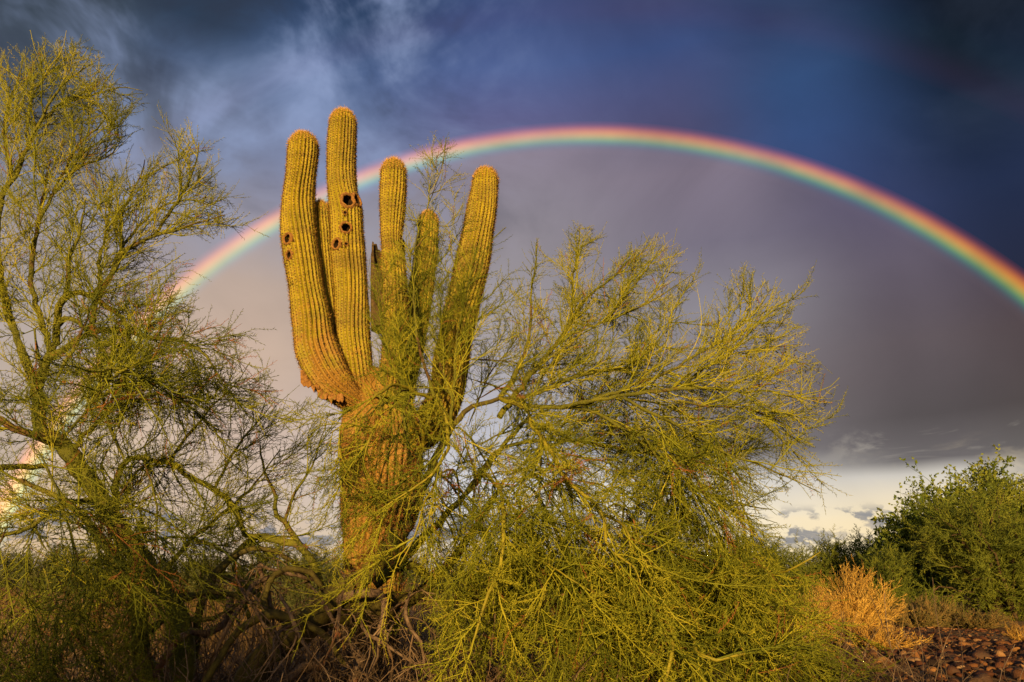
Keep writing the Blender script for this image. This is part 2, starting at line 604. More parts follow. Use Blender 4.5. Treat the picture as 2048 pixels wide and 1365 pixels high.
def grow(P, Rd, tint, n, t0, t1, length, ang, up, wander, K, rr, keep=None, side=None, jit=0.15, taper=0.35):
    """child chains: n per parent between t0 and t1; length (lo,hi); ang (lo,hi) degrees; up = pull per step"""
    N = P.shape[0]
    i = np.repeat(np.arange(N), n)
    t = t0 + (t1 - t0) * ((np.tile(np.arange(n), N) + rng.random(N * n)) / n)
    o, tan, k, u = sample(P, i, t)
    pr = Rd[i, k] * (1 - u) + Rd[i, np.minimum(k + 1, Rd.shape[1] - 1)] * u
    perp = unit(np.cross(tan, rng.normal(size=tan.shape)))
    a = np.radians(rng.uniform(ang[0], ang[1], N * n))[:, None]
    d = unit(tan * np.cos(a) + perp * np.sin(a))
    L = rng.uniform(length[0], length[1], N * n) * (1.15 - 0.45 * t)
    if keep is not None:
        mk = keep(o + d * (L * 0.7)[:, None])
        i, o, d, L, pr = i[mk], o[mk], d[mk], L[mk], pr[mk]
    n_ = len(i)
    C = np.empty((n_, K, 3))
    C[:, 0] = o
    up = np.asarray(up if not np.isscalar(up) else (0, 0, up), float)
    st = (L / (K - 1))[:, None]
    for s in range(1, K):
        C[:, s] = C[:, s - 1] + d * st
        d = unit(d + rng.normal(size=d.shape) * wander + up)
    r0 = np.minimum(rr[0] + rng.random(n_) * (rr[1] - rr[0]), pr * 0.85)
    r = r0[:, None] * np.linspace(1, taper, K)[None]
    return C, r, np.clip(tint[i] + rng.normal(size=n_) * jit, 0.05, 1)


def spurs(bag, P, Rd, tint, n, length, ang, r, t0=0.12, dead=0.0):
    """short stiff side twigs set alternately along each chain, in one plane, as palo verde twigs have"""
    N = P.shape[0]
    i = np.repeat(np.arange(N), n)
    j = np.tile(np.arange(n), N)
    t = t0 + (1 - t0) * (j + 0.5 + rng.uniform(-0.3, 0.3, N * n)) / n
    o, tan, k, u = sample(P, i, t)
    mean = unit(P[:, -1] - P[:, 0])
    pl = unit(np.cross(mean, rng.normal(size=mean.shape)))
    perp = unit(pl[i] * np.where(j % 2 == 0, 1, -1)[:, None] + rng.normal(size=tan.shape) * 0.45)
    a = np.radians(rng.uniform(ang[0], ang[1], N * n))[:, None]
    d = unit(tan * np.cos(a) + perp * np.sin(a) + np.array([0, 0, 0.12]))
    L = rng.uniform(length[0], length[1], N * n) * (1.1 - 0.5 * t)
    tt = np.where(tint[i] < .01, 0, np.clip(tint[i] + rng.normal(size=N * n) * 0.12, 0.06, 1))
    bag.spikes(o, o + d * L[:, None], np.full(N * n, r) * rng.uniform(0.8, 1.25, N * n), tt)


def spline(pts, n):
    """Catmull-Rom through pts (any columns), n samples evenly by length"""
    p = np.asarray(pts, float)
    p = np.vstack([2 * p[0] - p[1], p, 2 * p[-1] - p[-2]])
    out = []
    for a in range(1, len(p) - 2):
        t = np.linspace(0, 1, 24, endpoint=False)[:, None]
        p0, p1, p2, p3 = p[a - 1], p[a], p[a + 1], p[a + 2]
        out.append(0.5 * ((2 * p1) + (-p0 + p2) * t + (2 * p0 - 5 * p1 + 4 * p2 - p3) * t ** 2 + (-p0 + 3 * p1 - 3 * p2 + p3) * t ** 3))
    out = np.vstack(out + [p[-2][None]])
    s = np.concatenate([[0], np.cumsum(np.linalg.norm(np.diff(out[:, :3], axis=0), axis=1))])
    q = np.linspace(0, s[-1], n)
    return np.stack([np.interp(q, s, out[:, c]) for c in range(out.shape[1])], 1), s[-1]


def limb_mesh(name, P, Rd, S=9, knob=0.10, tint=0.5):
    """one woody limb: a swept tube with swellings and a rounded tip"""
    n = len(P)
    w = 1 + knob * np.interp(np.arange(n), np.linspace(0, n - 1, max(3, n // 3)), rng.normal(size=max(3, n // 3)))
    Rr = Rd * w
    b = Bag()
    end = P[-1] + unit(P[-1] - P[-2]) * Rd[-1] * 0.8
    Pf = np.vstack([P, end[None]])
    Rf = np.concatenate([Rr, [Rd[-1] * 0.15]])
    b.tubes(Pf[None], Rf[None], S, np.array([tint]))
    return b.mesh(name)


def in_poly(poly):
    """test: does a point project inside this outline (photo pixels)? trims what would grow out of the crown"""
    poly = np.asarray(poly, float)

    def f(X):
        Xc = X - np.array([0, 0, CAMH])
        zc = np.maximum(Xc[:, 1] * math.cos(PITCH) + Xc[:, 2] * math.sin(PITCH), 0.3)
        yc = -Xc[:, 1] * math.sin(PITCH) + Xc[:, 2] * math.cos(PITCH)
        px, py = 1024 + FPX * Xc[:, 0] / zc, 682.5 - FPX * yc / zc
        c = np.zeros(len(X), bool)
        x1, y1 = poly[-1]
        for x2, y2 in poly:
            with np.errstate(divide='ignore', invalid='ignore'):
                hit = ((y2 > py) != (y1 > py)) & (px < (x1 - x2) * (py - y2) / (y1 - y2 + 1e-12) + x2)
            c ^= hit
            x1, y1 = x2, y2
        return c
    return f


# ------------------------------------------------------------------ ground
def ground_z(x, y):
    return 0.05 * np.sin(x * 0.6 + 1.0) * np.sin(y * 0.45) + 0.03 * np.sin(x * 1.7 + y * 1.3)


def build_ground():
    e = np.concatenate([-np.geomspace(3000, 20, 16), np.linspace(-18, 18, 91), np.geomspace(20, 3000, 16)])
    f = np.concatenate([-np.geomspace(3000, 20, 12), np.linspace(-18, 30, 121), np.geomspace(32, 4000, 22)])
    X, Y = np.meshgrid(e, f)
    Z = ground_z(X, Y) * (np.hypot(X, Y) < 60)
    n, m = X.shape
    idx = np.arange(n * m).reshape(n, m)
    q = np.stack([idx[:-1, :-1], idx[:-1, 1:], idx[1:, 1:], idx[1:, :-1]], -1)
    o = link('ground', make_mesh('ground', np.stack([X, Y, Z], -1), q), M['ground'])
    o['kind'] = 'structure'


build_ground()


# ------------------------------------------------------------------ rainbow: refracted sunlight in far rain, a ring about the antisolar point
def build_bow(name, label, r0, r1, stops, strength, dist):
    a = np.array(anti)
    e1 = unit(np.cross(a, np.array([0, 0, 1.0])))
    e2 = np.cross(e1, a)
    th = np.linspace(0, 2 * math.pi, 361)
    rr = np.linspace(r0, r1, 5)
    T, Rr = np.meshgrid(th, np.radians(rr))
    d = np.cos(Rr)[..., None] * a + np.sin(Rr)[..., None] * (np.cos(T)[..., None] * e1 + np.sin(T)[..., None] * e2)
    V = d * dist
    V[..., 2] += CAMH
    n, m = T.shape
    idx = np.arange(n * m).reshape(n, m)
    q = np.stack([idx[:-1, :-1], idx[:-1, 1:], idx[1:, 1:], idx[1:, :-1]], -1).reshape(-1, 4)
    q = q[V.reshape(-1, 3)[q, 2].min(1) > 0]
    used, inv = np.unique(q, return_inverse=True)
    rad = np.repeat(np.linspace(0, 1, 5), m)[used]
    Vu = V.reshape(-1, 3)[used]
    el_ = np.degrees(np.arcsin((Vu[:, 2] - CAMH) / dist))
    me = make_mesh(name, Vu, inv.reshape(-1, 4), extra={'band': rad})
    m_ = bpy.data.materials.new(name + '_light')
    m_.use_nodes = True
    t = NT(m_.node_tree)
    m_.node_tree.nodes.clear()
    c = t.ramp(attr(t, 'band').outputs['Fac'], stops, 'B_SPLINE')
    em = t.node('ShaderNodeEmission')
    t.link(c, em.inputs[0])
    pos = obj_coord(t)
    patch = t.noise(pos, 0.0016, 3)
    sz = t.node('ShaderNodeSeparateXYZ')
    t.link(pos, sz.inputs[0])
    shaft = t.lin(sz.outputs[2], 0.03 * dist, 0.42 * dist, 1.45, 1.0)       # lower down the light crosses more of the rain
    t.link(t.m('MULTIPLY', t.m('MULTIPLY', t.lin(patch, 0.3, 0.7, 0.8, 1.2), shaft), strength), em.inputs[1])
    tr = t.node('ShaderNodeBsdfTransparent')
    ad = t.node('ShaderNodeAddShader')
    t.link(em.outputs[0], ad.inputs[0])
    t.link(tr.outputs[0], ad.inputs[1])
    ou = t.node('ShaderNodeOutputMaterial')
    t.link(ad.outputs[0], ou.inputs[0])
    o = link(name, me, m_)
    tag(o, label, 'rainbow')


BOW = [(0.0, (0, 0, 0)), (0.15, (0.010, 0.006, 0.006)), (0.26, (0.008, 0.03, 0.04)), (0.36, (0.02, 0.13, 0.075)), (0.45, (0.13, 0.25, 0.045)),
       (0.55, (0.40, 0.29, 0.02)), (0.66, (0.60, 0.22, 0.0)), (0.77, (0.40, 0.085, 0.0)), (0.88, (0.09, 0.01, 0.006)), (1.0, (0, 0, 0))]
build_bow('rainbow', 'bright rainbow arching over the whole storm sky behind the tall cactus', 40.4, 43.0, BOW, 0.95 / 2 ** EXPOSURE, 6000.0)
BOW2 = [(0.0, (0, 0, 0)), (0.2, (0.06, 0.004, 0.012)), (0.4, (0.035, 0.012, 0.004)), (0.6, (0.004, 0.025, 0.02)), (0.8, (0.002, 0.01, 0.02)), (1.0, (0, 0, 0))]
build_bow('secondary_rainbow', 'very faint outer rainbow in the dark upper right corner of the sky', 50.0, 54.5, BOW2, 0.16 / 2 ** EXPOSURE, 6400.0)


# ------------------------------------------------------------------ saguaro
def saguaro():
    Yt = 6.5
    root_p = at(757, 1300, Yt)
    root = thing('saguaro_cactus', 'tall many-armed saguaro cactus with ribbed yellow-green skin and nest holes', 'cactus', (root_p[0], Yt, 0))

    def column(name, pts, nr, holes=(), age=(0, 0), dome=True, open_base=False, dens=1.0, rib=0.36, seed=0):
        """pts: (photo x, photo y, half width px, distance Y) from foot to tip"""
        w3 = [(*at(x, y, Y), hw * mpp(at(x, y, Y))) for x, y, hw, Y in pts]
        C, L = spline(w3, 2)
        nv = max(24, int(L / 0.02))
        C, L = spline(w3, nv)
        P, Rd = C[:, :3], C[:, 3].copy()
        s = np.linspace(0, L, nv)
        if dome:
            # the tip closes as a dome
            rt = Rd[-1]
            Lc = rt * 1.5
            u = np.clip((s - (L - Lc)) / Lc, 0, 1)
            sq = np.sqrt(np.maximum(1 - u ** 2.2, 0.0))
            # denser rows at the tip
            extra = L - Lc * (1 - np.sin(np.linspace(0.7, math.pi / 2, 14)))
            s2 = np.unique(np.concatenate([s[s < L - Lc * 0.38], extra]))
            P = np.stack([np.interp(s2, s, P[:, c]) for c in range(3)], 1)
            Rd = np.interp(s2, s, Rd)
            u = np.clip((s2 - (L - Lc)) / Lc, 0, 1)
            Rd = Rd * np.sqrt(np.maximum(1 - u ** 2.3, 0.0004))
            s, nv = s2, len(s2)
        # slow swellings: each year's growth
        g = np.random.default_rng(seed + 5)
        Rd = Rd * (1 + 0.034 * np.interp(s, np.linspace(0, L, 14), g.normal(size=14)))
        T = unit(np.gradient(P, axis=0))
        ref = np.array([0.0, -1.0, 0.0])
        A = unit(ref[None] - (T @ ref)[:, None] * T)
        B = np.cross(T, A)
        per = 4
        nu = nr * per
        th = np.arange(nu) * 2 * math.pi / nu
        prof = np.abs(np.sin(nr * th / 2)) ** 0.9
        wob = 0.10 * np.sin(s * 3.1 + seed)[:, None] + 0.05 * np.sin(s * 7.3 + 2 * seed)[:, None]
        th2 = th[None] + wob
        ramp = np.clip((L - s) / 0.10, 0.25, 1)[:, None] if dome else np.ones((nv, 1))
        rad = Rd[:, None] * (1 - rib * ramp * (1 - prof)[None])
        rad *= 1 + 0.012 * g.normal(size=(nv, 1)) + 0.008 * g.normal(size=(1, nu))
        V = P[:, None] + rad[..., None] * (A[:, None] * np.cos(th2)[..., None] + B[:, None] * np.sin(th2)[..., None])
        if open_base:
            # torn lower edge
            jag = np.interp(th, np.linspace(0, 2 * math.pi, 26), g.uniform(-0.05, 0.09, 26))
            for kx in range(6):
                V[kx] += T[kx] * (jag * (1 - kx / 6))[:, None]
        idx = np.arange(nv * nu).reshape(nv, nu)
        q = np.stack([idx[:-1], np.roll(idx[:-1], -1, 1), np.roll(idx[1:], -1, 1), idx[1:]], -1).reshape(-1, 4)
        Vf = V.reshape(-1, 3)
        # nest holes: open the skin where the birds did
        cups = []
        if holes:
            bv = BVHTree.FromPolygons([Vector(v) for v in Vf], [tuple(x) for x in q.tolist()])
            fc = Vf[q].mean(1)
            for hx, hy, hr, depth in holes:
                d = pix_dir(hx, hy)
                loc, nor, _, dist = bv.ray_cast(Vector((0, 0, CAMH)), Vector(d))
                if loc is None:
                    continue
                h = np.array(loc)
                kx = np.argmin(np.linalg.norm(P - h, axis=1))
                nrm = unit(h - P[kx] - T[kx] * np.dot(h - P[kx], T[kx]))
                r = hr * mpp(h)
                h = P[kx] + T[kx] * np.dot(h - P[kx], T[kx]) + nrm * Rd[kx] * 0.99
                rel = fc - h
                flat = rel - np.outer(rel @ nrm, nrm)
                keepf = (np.linalg.norm(flat, axis=1) > r * 1.12) | (rel @ nrm < -Rd[kx] * .7)
                q, fc = q[keepf], fc[keepf]
                cups.append((h, nrm, T[kx], r, depth))
        crest = np.tile(prof, nv)
        ag = np.repeat(np.interp(s / L, [0, 0.5, 1], [age[0], (age[0] + age[1]) / 2, age[1]]), nu)
        o = link(name, make_mesh(name, Vf, q, extra={'crest': crest, 'age': ag}), M['cactus'], root)
        # spines: a woolly pad and a few spines on each areole along each rib
        sp = 0.030 / dens
        rows = np.arange(0.01, L, sp)
        cr = (2 * np.arange(nr) + 1) * math.pi / nr
        S_, TH = np.meshgrid(rows, cr, indexing='ij')
        S_ = (S_ + g.uniform(-0.006, 0.006, S_.shape)).ravel()
        TH = TH.ravel()
        S_ = np.clip(S_, 0, L)
        it = lambda arr: np.stack([np.interp(S_, s, arr[:, c]) for c in range(3)], 1)
        p_, t_, a_, b_ = it(P), unit(it(T)), unit(it(A)), unit(it(B))
        r_ = np.interp(S_, s, Rd)
        wb = 0.10 * np.sin(S_ * 3.1 + seed) + 0.05 * np.sin(S_ * 7.3 + 2 * seed)
        out = a_ * np.cos(TH + wb)[:, None] + b_ * np.sin(TH + wb)[:, None]
        base = p_ + out * (r_ * 0.985)[:, None]
        for h, nrm, tt, r, dp in cups:
            k_ = np.linalg.norm(base - h, axis=1) > r * 1.15
            base, out, t_ = base[k_], out[k_], t_[k_]
            S_ = S_[k_]
        capf = np.clip(1 - (L - S_) / 0.18, 0, 1) if dome else np.zeros(len(S_))
        nn = unit(out + t_ * (capf ** 2 * 2.2)[:, None])
        bag = Bag()
        N = len(base)
        bag.spikes(base, base + nn * 0.010, np.full(N, 0.0098), g.uniform(0, 0.22, N))
        side = np.cross(t_, out)
        for j in range(3):
            ph = g.uniform(0, 2 * math.pi, N)
            dd = unit(nn * g.uniform(0.25, 1.0, N)[:, None] + (t_ * np.sin(ph)[:, None] + side * np.cos(ph)[:, None]) * 0.85 + np.array([0, 0, -0.12]))
            ln = g.uniform(0.022, 0.046, N)
            ln = ln * (1 + .5 * capf)
            bag.spikes(base, base + dd * ln[:, None], np.full(N, 0.0024), np.clip(g.normal(0.45, 0.2, N) + capf * 0.25, 0.25, 1))
        cm = capf > .05
        if cm.any():                                  # the woolly crown of young spines
            for j in range(6):
                m_ = int(cm.sum())
                dd = unit(nn[cm] + g.normal(size=(m_, 3)) * .55)
                bag.spikes(base[cm], base[cm] + dd * g.uniform(.02, .045, m_)[:, None], np.full(m_, .0022), g.uniform(.5, 1, m_))
        link('spines', bag.mesh('spines'), M['spine'], o, 'stuff')
        for h, nrm, tt, r, depth in cups:
            sd = np.cross(tt, nrm)
            na, prof2 = 22, [(1.55, -0.022), (1.42, -0.002), (1.25, 0.006), (1.08, 0.004), (0.94, -0.012)]
            inner = [(0.98, -0.010), (1.0, -0.03), (0.95, -depth * 0.6), (0.6, -depth), (0.02, -depth * 1.1)]
            an = np.arange(na) * 2 * math.pi / na
            jit = 1 + 0.07 * g.normal(size=na)
            for nm, pf, mt in (('hole_rim', prof2, 'cork'), ('nest_hole', inner, 'hole')):
                Vv = np.array([[h + nrm * z + (sd * math.cos(x) * 0.92 + tt * math.sin(x)) * r * f * jv for x, jv in zip(an, jit)] for f, z in pf])
                ii = np.arange(len(pf) * na).reshape(len(pf), na)
                qq = np.stack([ii[:-1], np.roll(ii[:-1], -1, 1), np.roll(ii[1:], -1, 1), ii[1:]], -1).reshape(-1, 4)
                link(nm, make_mesh(nm, Vv, qq), M[mt], o)
        return o

    column('trunk', [(748, 1420, 50, Yt), (750, 1300, 50, Yt), (748, 1200, 52, Yt), (750, 1100, 60, Yt), (756, 1000, 72, Yt), (760, 920, 77, Yt), (760, 850, 78, Yt), (752, 800, 66, Yt), (738, 765, 44, Yt), (730, 740, 20, Yt)],
           32, age=(0.95, 0.75), dome=False, rib=0.22, dens=0.8, seed=1)
    # tallest leader, with the row of woodpecker holes
    column('arm', [(735, 850, 36, 6.45), (715, 780, 35, 6.42), (708, 700, 35, 6.4), (704, 620, 34, 6.4), (699, 540, 33.5, 6.4), (694, 470, 32, 6.4), (692, 425, 33.5, 6.4), (686, 390, 29.5, 6.4), (683, 340, 28, 6.4), (684, 280, 28, 6.4), (686, 250, 27, 6.4), (686, 222, 26, 6.4)],
           25, holes=[(697, 400, 12, 0.13), (714, 401, 11, 0.10), (692, 456, 9.5, 0.11), (671, 488, 9, 0.09), (691, 428, 3.6, 0.03), (693, 489, 3.6, 0.03)], age=(0.62, -0.1), seed=2)
    # left arm: sweeps out from the trunk and up
    column('arm', [(742, 826, 18, 6.4), (715, 808, 24, 6.32), (690, 788, 31, 6.24), (662, 757, 41, 6.18), (634, 700, 43, 6.15), (624, 650, 40, 6.15), (616, 600, 35, 6.15), (609, 550, 34, 6.15), (602, 510, 33, 6.15), (597, 465, 33, 6.15), (597, 410, 31, 6.15), (602, 350, 29, 6.15), (606, 305, 29, 6.15), (608, 268, 27, 6.15)],
           25, holes=[(575, 478, 9.0, 0.09), (577, 510, 7.5, 0.08)], age=(0.85, -0.1), seed=3)
    # small arm half hidden between those two
    column('arm', [(700, 790, 24, 6.75), (675, 745, 22, 6.6), (660, 680, 22, 6.45), (652, 600, 22, 6.42), (645, 520, 22, 6.4), (641, 460, 21, 6.38), (640, 405, 20, 6.38)], 20, age=(0.5, -0.2), seed=4)
    # middle column with a waist, growing out of a dead collar
    column('arm', [(775, 800, 30, 6.2), (787, 720, 25, 6.2), (791, 650, 25, 6.2), (789, 580, 25, 6.2), (786, 530, 24, 6.2), (783, 497, 19, 6.2), (783, 470, 21, 6.2), (785, 430, 25, 6.2), (786, 390, 27, 6.2), (787, 355, 26, 6.2), (787, 321, 24, 6.2)], 22, age=(0.62, -0.1), seed=5)
    # leaning arm behind the twigs
    column('arm', [(790, 830, 30, 6.8), (805, 760, 28, 6.95), (822, 690, 27, 7.0), (837, 610, 25, 7.0), (848, 540, 24, 7.0), (855, 480, 21, 7.0), (858, 424, 18, 7.0)], 20, age=(0.45, -0.2), seed=6)
    # right arm
    column('arm', [(815, 880, 34, 6.45), (860, 850, 36, 6.35), (892, 790, 34, 6.3), (903, 720, 34, 6.3), (916, 650, 35, 6.3), (930, 590, 35, 6.3), (944, 530, 34, 6.3), (955, 470, 31, 6.3), (963, 420, 29.5, 6.3), (969, 380, 28, 6.3), (973, 338, 25, 6.3)], 25,
           holes=[(966, 574, 5, 0.04)], age=(0.5, -0.1), seed=7)

    # torn flaps of old rind under the elbow of the left arm
    g = np.random.default_rng(21)
    for x0, y0, x1, y1, hw in ((610, 738, 612, 780, 11), (627, 752, 631, 782, 9), (643, 764, 648, 803, 12), (660, 776, 666, 806, 9), (676, 786, 682, 808, 8)):
        a, b_ = at(x0, y0, 6.08), at(x1, y1, 6.06)
        ax = unit(b_ - a)
        sd = unit(np.cross(ax, [0, -1.0, 0]))
        nrm = np.cross(sd, ax)
        w = hw * mpp(a)
        ln_ = np.linalg.norm(b_ - a)
        prof_ = [(-w, 0), (-w * .9, ln_ * g.uniform(.5, .9)), (-w * .35, ln_ * g.uniform(.8, 1.0)), (0, ln_ * g.uniform(.6, .9)), (w * .4, ln_ * g.uniform(.8, 1.1)), (w, ln_ * g.uniform(.4, .7)), (w * .95, 0)]
        Vv = [a + sd * u_ + ax * v_ + nrm * (z_ - .02 * (u_ / w) ** 2) for z_ in (0, -.012) for u_, v_ in prof_]
        n_ = len(prof_)
        tr_ = [(0, k_, k_ + 1) for k_ in range(1, n_ - 1)] + [(n_, n_ + k_ + 1, n_ + k_) for k_ in range(1, n_ - 1)]
        qd_ = [(k_, n_ + k_, n_ + (k_ + 1) % n_, (k_ + 1) % n_) for k_ in range(n_)]
        link('torn_flap', make_mesh('torn_flap', np.array(Vv), qd_, tr_, smooth=False), M['cork'], root)

    # dead collar of an older broken arm: hollow ring with a jagged top
    g = np.random.default_rng(8)
    na = 40
    an = np.arange(na) * 2 * math.pi / na
    top = np.interp(an, np.linspace(0, 2 * math.pi, 15), [0.02, 0.3, 0.34, 0.30, 0.36, 0.18, -0.02, -0.05, -0.04, 0.05, 0.3, 0.36, 0.31, 0.2, 0.02])
    top = top + g.normal(size=na) * 0.02
    c0, c1 = at(772, 660, 6.3), at(775, 545, 6.3)
    ax = unit(c1 - c0)
    sx = unit(np.cross(ax, [0, -1.0, 0]))
    sy = np.cross(sx, ax)
    rows = []
    for f, rr_ in ((0.0, 0.145), (0.35, 0.155), (0.7, 0.165), (1.0, 0.168)):
        rows.append([c0 + ax * (np.linalg.norm(c1 - c0) * f + top[i] * f) + (sx * math.sin(an[i]) - sy * math.cos(an[i])) * rr_ * (1 + 0.05 * math.cos(9 * an[i])) for i in range(na)])
    for f, rr_ in ((0.99, 0.145), (0.6, 0.13), (0.0, 0.11)):
        rows.append([c0 + ax * (np.linalg.norm(c1 - c0) * f + top[i] * f) + (sx * math.sin(an[i]) - sy * math.cos(an[i])) * rr_ for i in range(na)])
    ii = np.arange(len(rows) * na).reshape(len(rows), na)
    qq = np.stack([ii[:-1], np.roll(ii[:-1], -1, 1), np.roll(ii[1:], -1, 1), ii[1:]], -1).reshape(-1, 4)
    link('dead_collar', make_mesh('dead_collar', np.array(rows), qq, smooth=False), M['stump'], root)


saguaro()


# ------------------------------------------------------------------ palo verde trees
class Tree:
    def __init__(self, name, label, base, keep=None, mat='twig', bark='bark', dens=1.0, spray=0.0):
        self.root = thing(name, label, 'tree', base)
        self.keep, self.mat, self.bark, self.dens = keep, mat, bark, dens
        self.spray, self.left = spray, 298

    def limb(self, pts, name='limb', n1=9.0, L1=(0.35, 0.75), n2=13, L2=(0.12, 0.30), up1=0.08, up2=0.07, t0=0.15, ang=(20, 60), spur=11, sl=(0.020, 0.046), tint=0.5, foliage=True, mat=None, knob=0.10, dead=0.03, tw=0.0021, S=9, free=False, wander=0.16, young=False, spray=True):
        """pts: (photo x, photo y, distance Y, radius m)"""
        if young:                                    # smooth yellow-green outer branches on the near side
            pts = [(x, y, Y - .4 * min(1, i_ / 2), min(r * 1.3, .019 + .15 * r)) for i_, (x, y, Y, r) in enumerate(pts)]
            mat = M['young']
        w3 = [(*at(x, y, Y), r) for x, y, Y, r in pts]
        _, L = spline(w3, 2)
        K = max(8, int(L / 0.07))
        C, L = spline(w3, K)
        P, Rd = C[:, :3], np.maximum(C[:, 3] * np.interp(C[:, 3], [0.01, 0.05, 0.09, 0.13], [0.65, 0.52, 0.62, 0.70]), 0.003)
        if free:
            Rd = Rd * np.minimum(1, .3 + np.arange(K) / 3)
        P = P + rng.normal(size=P.shape) * np.minimum(Rd, 0.012)[:, None] * 0.45
        o = link(name, limb_mesh(name, P, Rd, S if Rd.max() > 0.02 else 6, knob), mat or M[self.bark], self.root)
        if not foliage:
            return o, P, Rd
        bag = Bag()
        tt = np.array([tint])
        n = max(3, int(L * n1 * self.dens * (1 - t0)))
        A, Ar, At = grow(P[None], Rd[None], tt, n, t0, 1.0, L1, ang, up1, wander, 6, (0.0034, 0.0060), self.keep, jit=0.2)
        if len(A):
            At = np.where(rng.random(len(At)) < dead * .5, 0.0, At)
            bag.tubes(A, Ar, 4, At)
            Bc, Br, Bt = grow(A, Ar, At, n2, 0.12, 1.0, L2, (22, 62), up2, 0.13, 4, (0.0021, 0.0032), self.keep, jit=0.12)
            isdead = np.repeat(At < 0.01, n2)
            if len(Bc):
                if len(isdead) == len(Bt):
                    Bt = np.where(isdead, 0.0, Bt)
                Bt = np.where(rng.random(len(Bt)) < dead * .7, 0.0, Bt)
                bag.tubes(Bc, Br, 3, Bt)
                spurs(bag, Bc, Br, Bt, spur, sl, (35, 68), tw)
            spurs(bag, A, Ar, At, 12, sl, (40, 75), tw * 1.05)
            link('foliage', bag.mesh('foliage'), M[self.mat], o, 'stuff')
        n = min(int(round(L * self.spray * (1 - t0))), self.left) if spray else 0
        if n > 0:
            t = t0 + (1 - t0) * (np.arange(n) + rng.random(n)) / n
            q, tan, _, _ = sample(P[None], np.zeros(n, int), t)
            a = np.radians(rng.uniform(15, 65, n))[:, None]
            d = unit(tan * np.cos(a) + unit(np.cross(tan, rng.normal(size=tan.shape))) * np.sin(a) + np.array([0, 0, up1 * 3.0]))
            okk = self.keep(q + d * .45)
            for p_, d_ in zip(q[okk], d[okk]):
                g_ = int(np.clip(round(tint * 13 - 1 + rng.normal() * 2.2), 0, 13))
                sp = bpy.data.objects.new('spray', SPRAYS[g_])
                col.objects.link(sp)
                sp.parent = o
                sp.location = p_
                sp.rotation_mode = 'QUATERNION'
                sp.rotation_quaternion = Vector(d_).to_track_quat('Z', 'Y') @ Vector((0, 0, 1)).rotation_difference(Vector((0, 0, 1)))
                sp.scale = [rng.uniform(.8, 1.15)] * 3
                self.left -= 1
        return o, P, Rd


def spray_templates():
    """leafy twig ends, grown once and shared by many limbs; the stem runs up Z from the origin"""
    out = []
    for k_ in range(14):
        L = rng.uniform(.45, .75)
        P = np.zeros((1, 8, 3))
        d = np.array([0, 0, 1.0])
        for q in range(1, 8):
            P[0, q] = P[0, q - 1] + d * L / 7
            d = unit(d + rng.normal(size=3) * .12)
        Rd = np.linspace(.0055, .002, 8)[None]
        tt = np.array([0.22 + .6 * k_ / 13])
        b = Bag()
        b.tubes(P, Rd, 4, tt)
        B_, Br, Bt = grow(P, Rd, tt, 24, .08, 1, (.10, .30), (20, 58), .04, .13, 4, (.0021, .0032), jit=.12)
        b.tubes(B_, Br, 3, Bt)
        spurs(b, B_, Br, Bt, 13, (.020, .046), (35, 68), .0021)
        spurs(b, P, Rd, tt, 14, (.022, .05), (40, 70), .0025)
        me = b.mesh('spray')
        me.materials.append(M['twig'])
        out.append(me)
    return out


SPRAYS = spray_templates()


# ---- left tree
LEFT_OUT = [(-400, 60), (0, 110), (60, 85), (130, 78), (200, 110), (235, 180), (300, 190), (262, 235), (250, 300), (255, 370), (300, 330), (372, 245), (450, 290), (430, 370), (482, 415), (440, 470), (382, 475), (385, 560), (440, 545), (470, 570), (420, 640), (520, 690), (545, 760), (560, 790), (600, 830), (665, 800), (670, 850),
            (640, 1000), (690, 1100), (700, 1250), (680, 1500), (-600, 1600), (-700, 600)]
base = at(325, 1440, 4.6)
lt = Tree('palo_verde_tree', 'sprawling palo verde tree with crooked limbs filling the left edge', (base[0], 4.6, 0), in_poly(LEFT_OUT), dens=1.55, spray=3.7)
lt.limb([(345, 1470, 4.6, .13), (361, 1359, 4.6, .115), (364, 1276, 4.62, .11), (344, 1210, 4.65, .105), (315, 1164, 4.7, .10), (225, 1040, 4.75, .095), (140, 905, 4.8, .088), (84, 862, 4.8, .078), (79, 805, 4.8, .072), (78, 774, 4.8, .066), (95, 718, 4.8, .060), (112, 690, 4.8, .052)], 'trunk', t0=0.3, n1=7)
lt.limb([(320, 1480, 4.45, .12), (306, 1355, 4.45, .10), (281, 1313, 4.45, .09), (276, 1240, 4.4, .075), (240, 1150, 4.3, .06), (190, 1060, 4.2, .045), (120, 1000, 4.1, .03), (40, 960, 4.0, .02)], 'trunk', t0=0.3, n1=7)
lt.limb([(112, 690, 4.8, .05), (117, 620, 4.75, .045), (131, 596, 4.7, .042), (150, 587, 4.68, .04), (180, 590, 4.65, .037), (206, 610, 4.62, .034), (231, 624, 4.6, .03), (242, 635, 4.6, .025), (256, 662, 4.58, .018), (262, 720, 4.55, .012)], t0=0.2)
lt.limb([(95, 718, 4.8, .045), (145, 685, 4.75, .038), (181, 668, 4.7, .034), (236, 660, 4.6, .03), (300, 676, 4.5, .024), (356, 682, 4.45, .02), (403, 704, 4.4, .016), (434, 746, 4.35, .010), (455, 790, 4.3, .006)], tint=0.3, dead=0.4, up1=-0.05, up2=-0.02)
lt.limb([(117, 650, 4.8, .035), (133, 635, 4.75, .03), (156, 646, 4.7, .026), (178, 662, 4.65, .022), (200, 690, 4.6, .016), (225, 740, 4.5, .010)], dead=0.2)
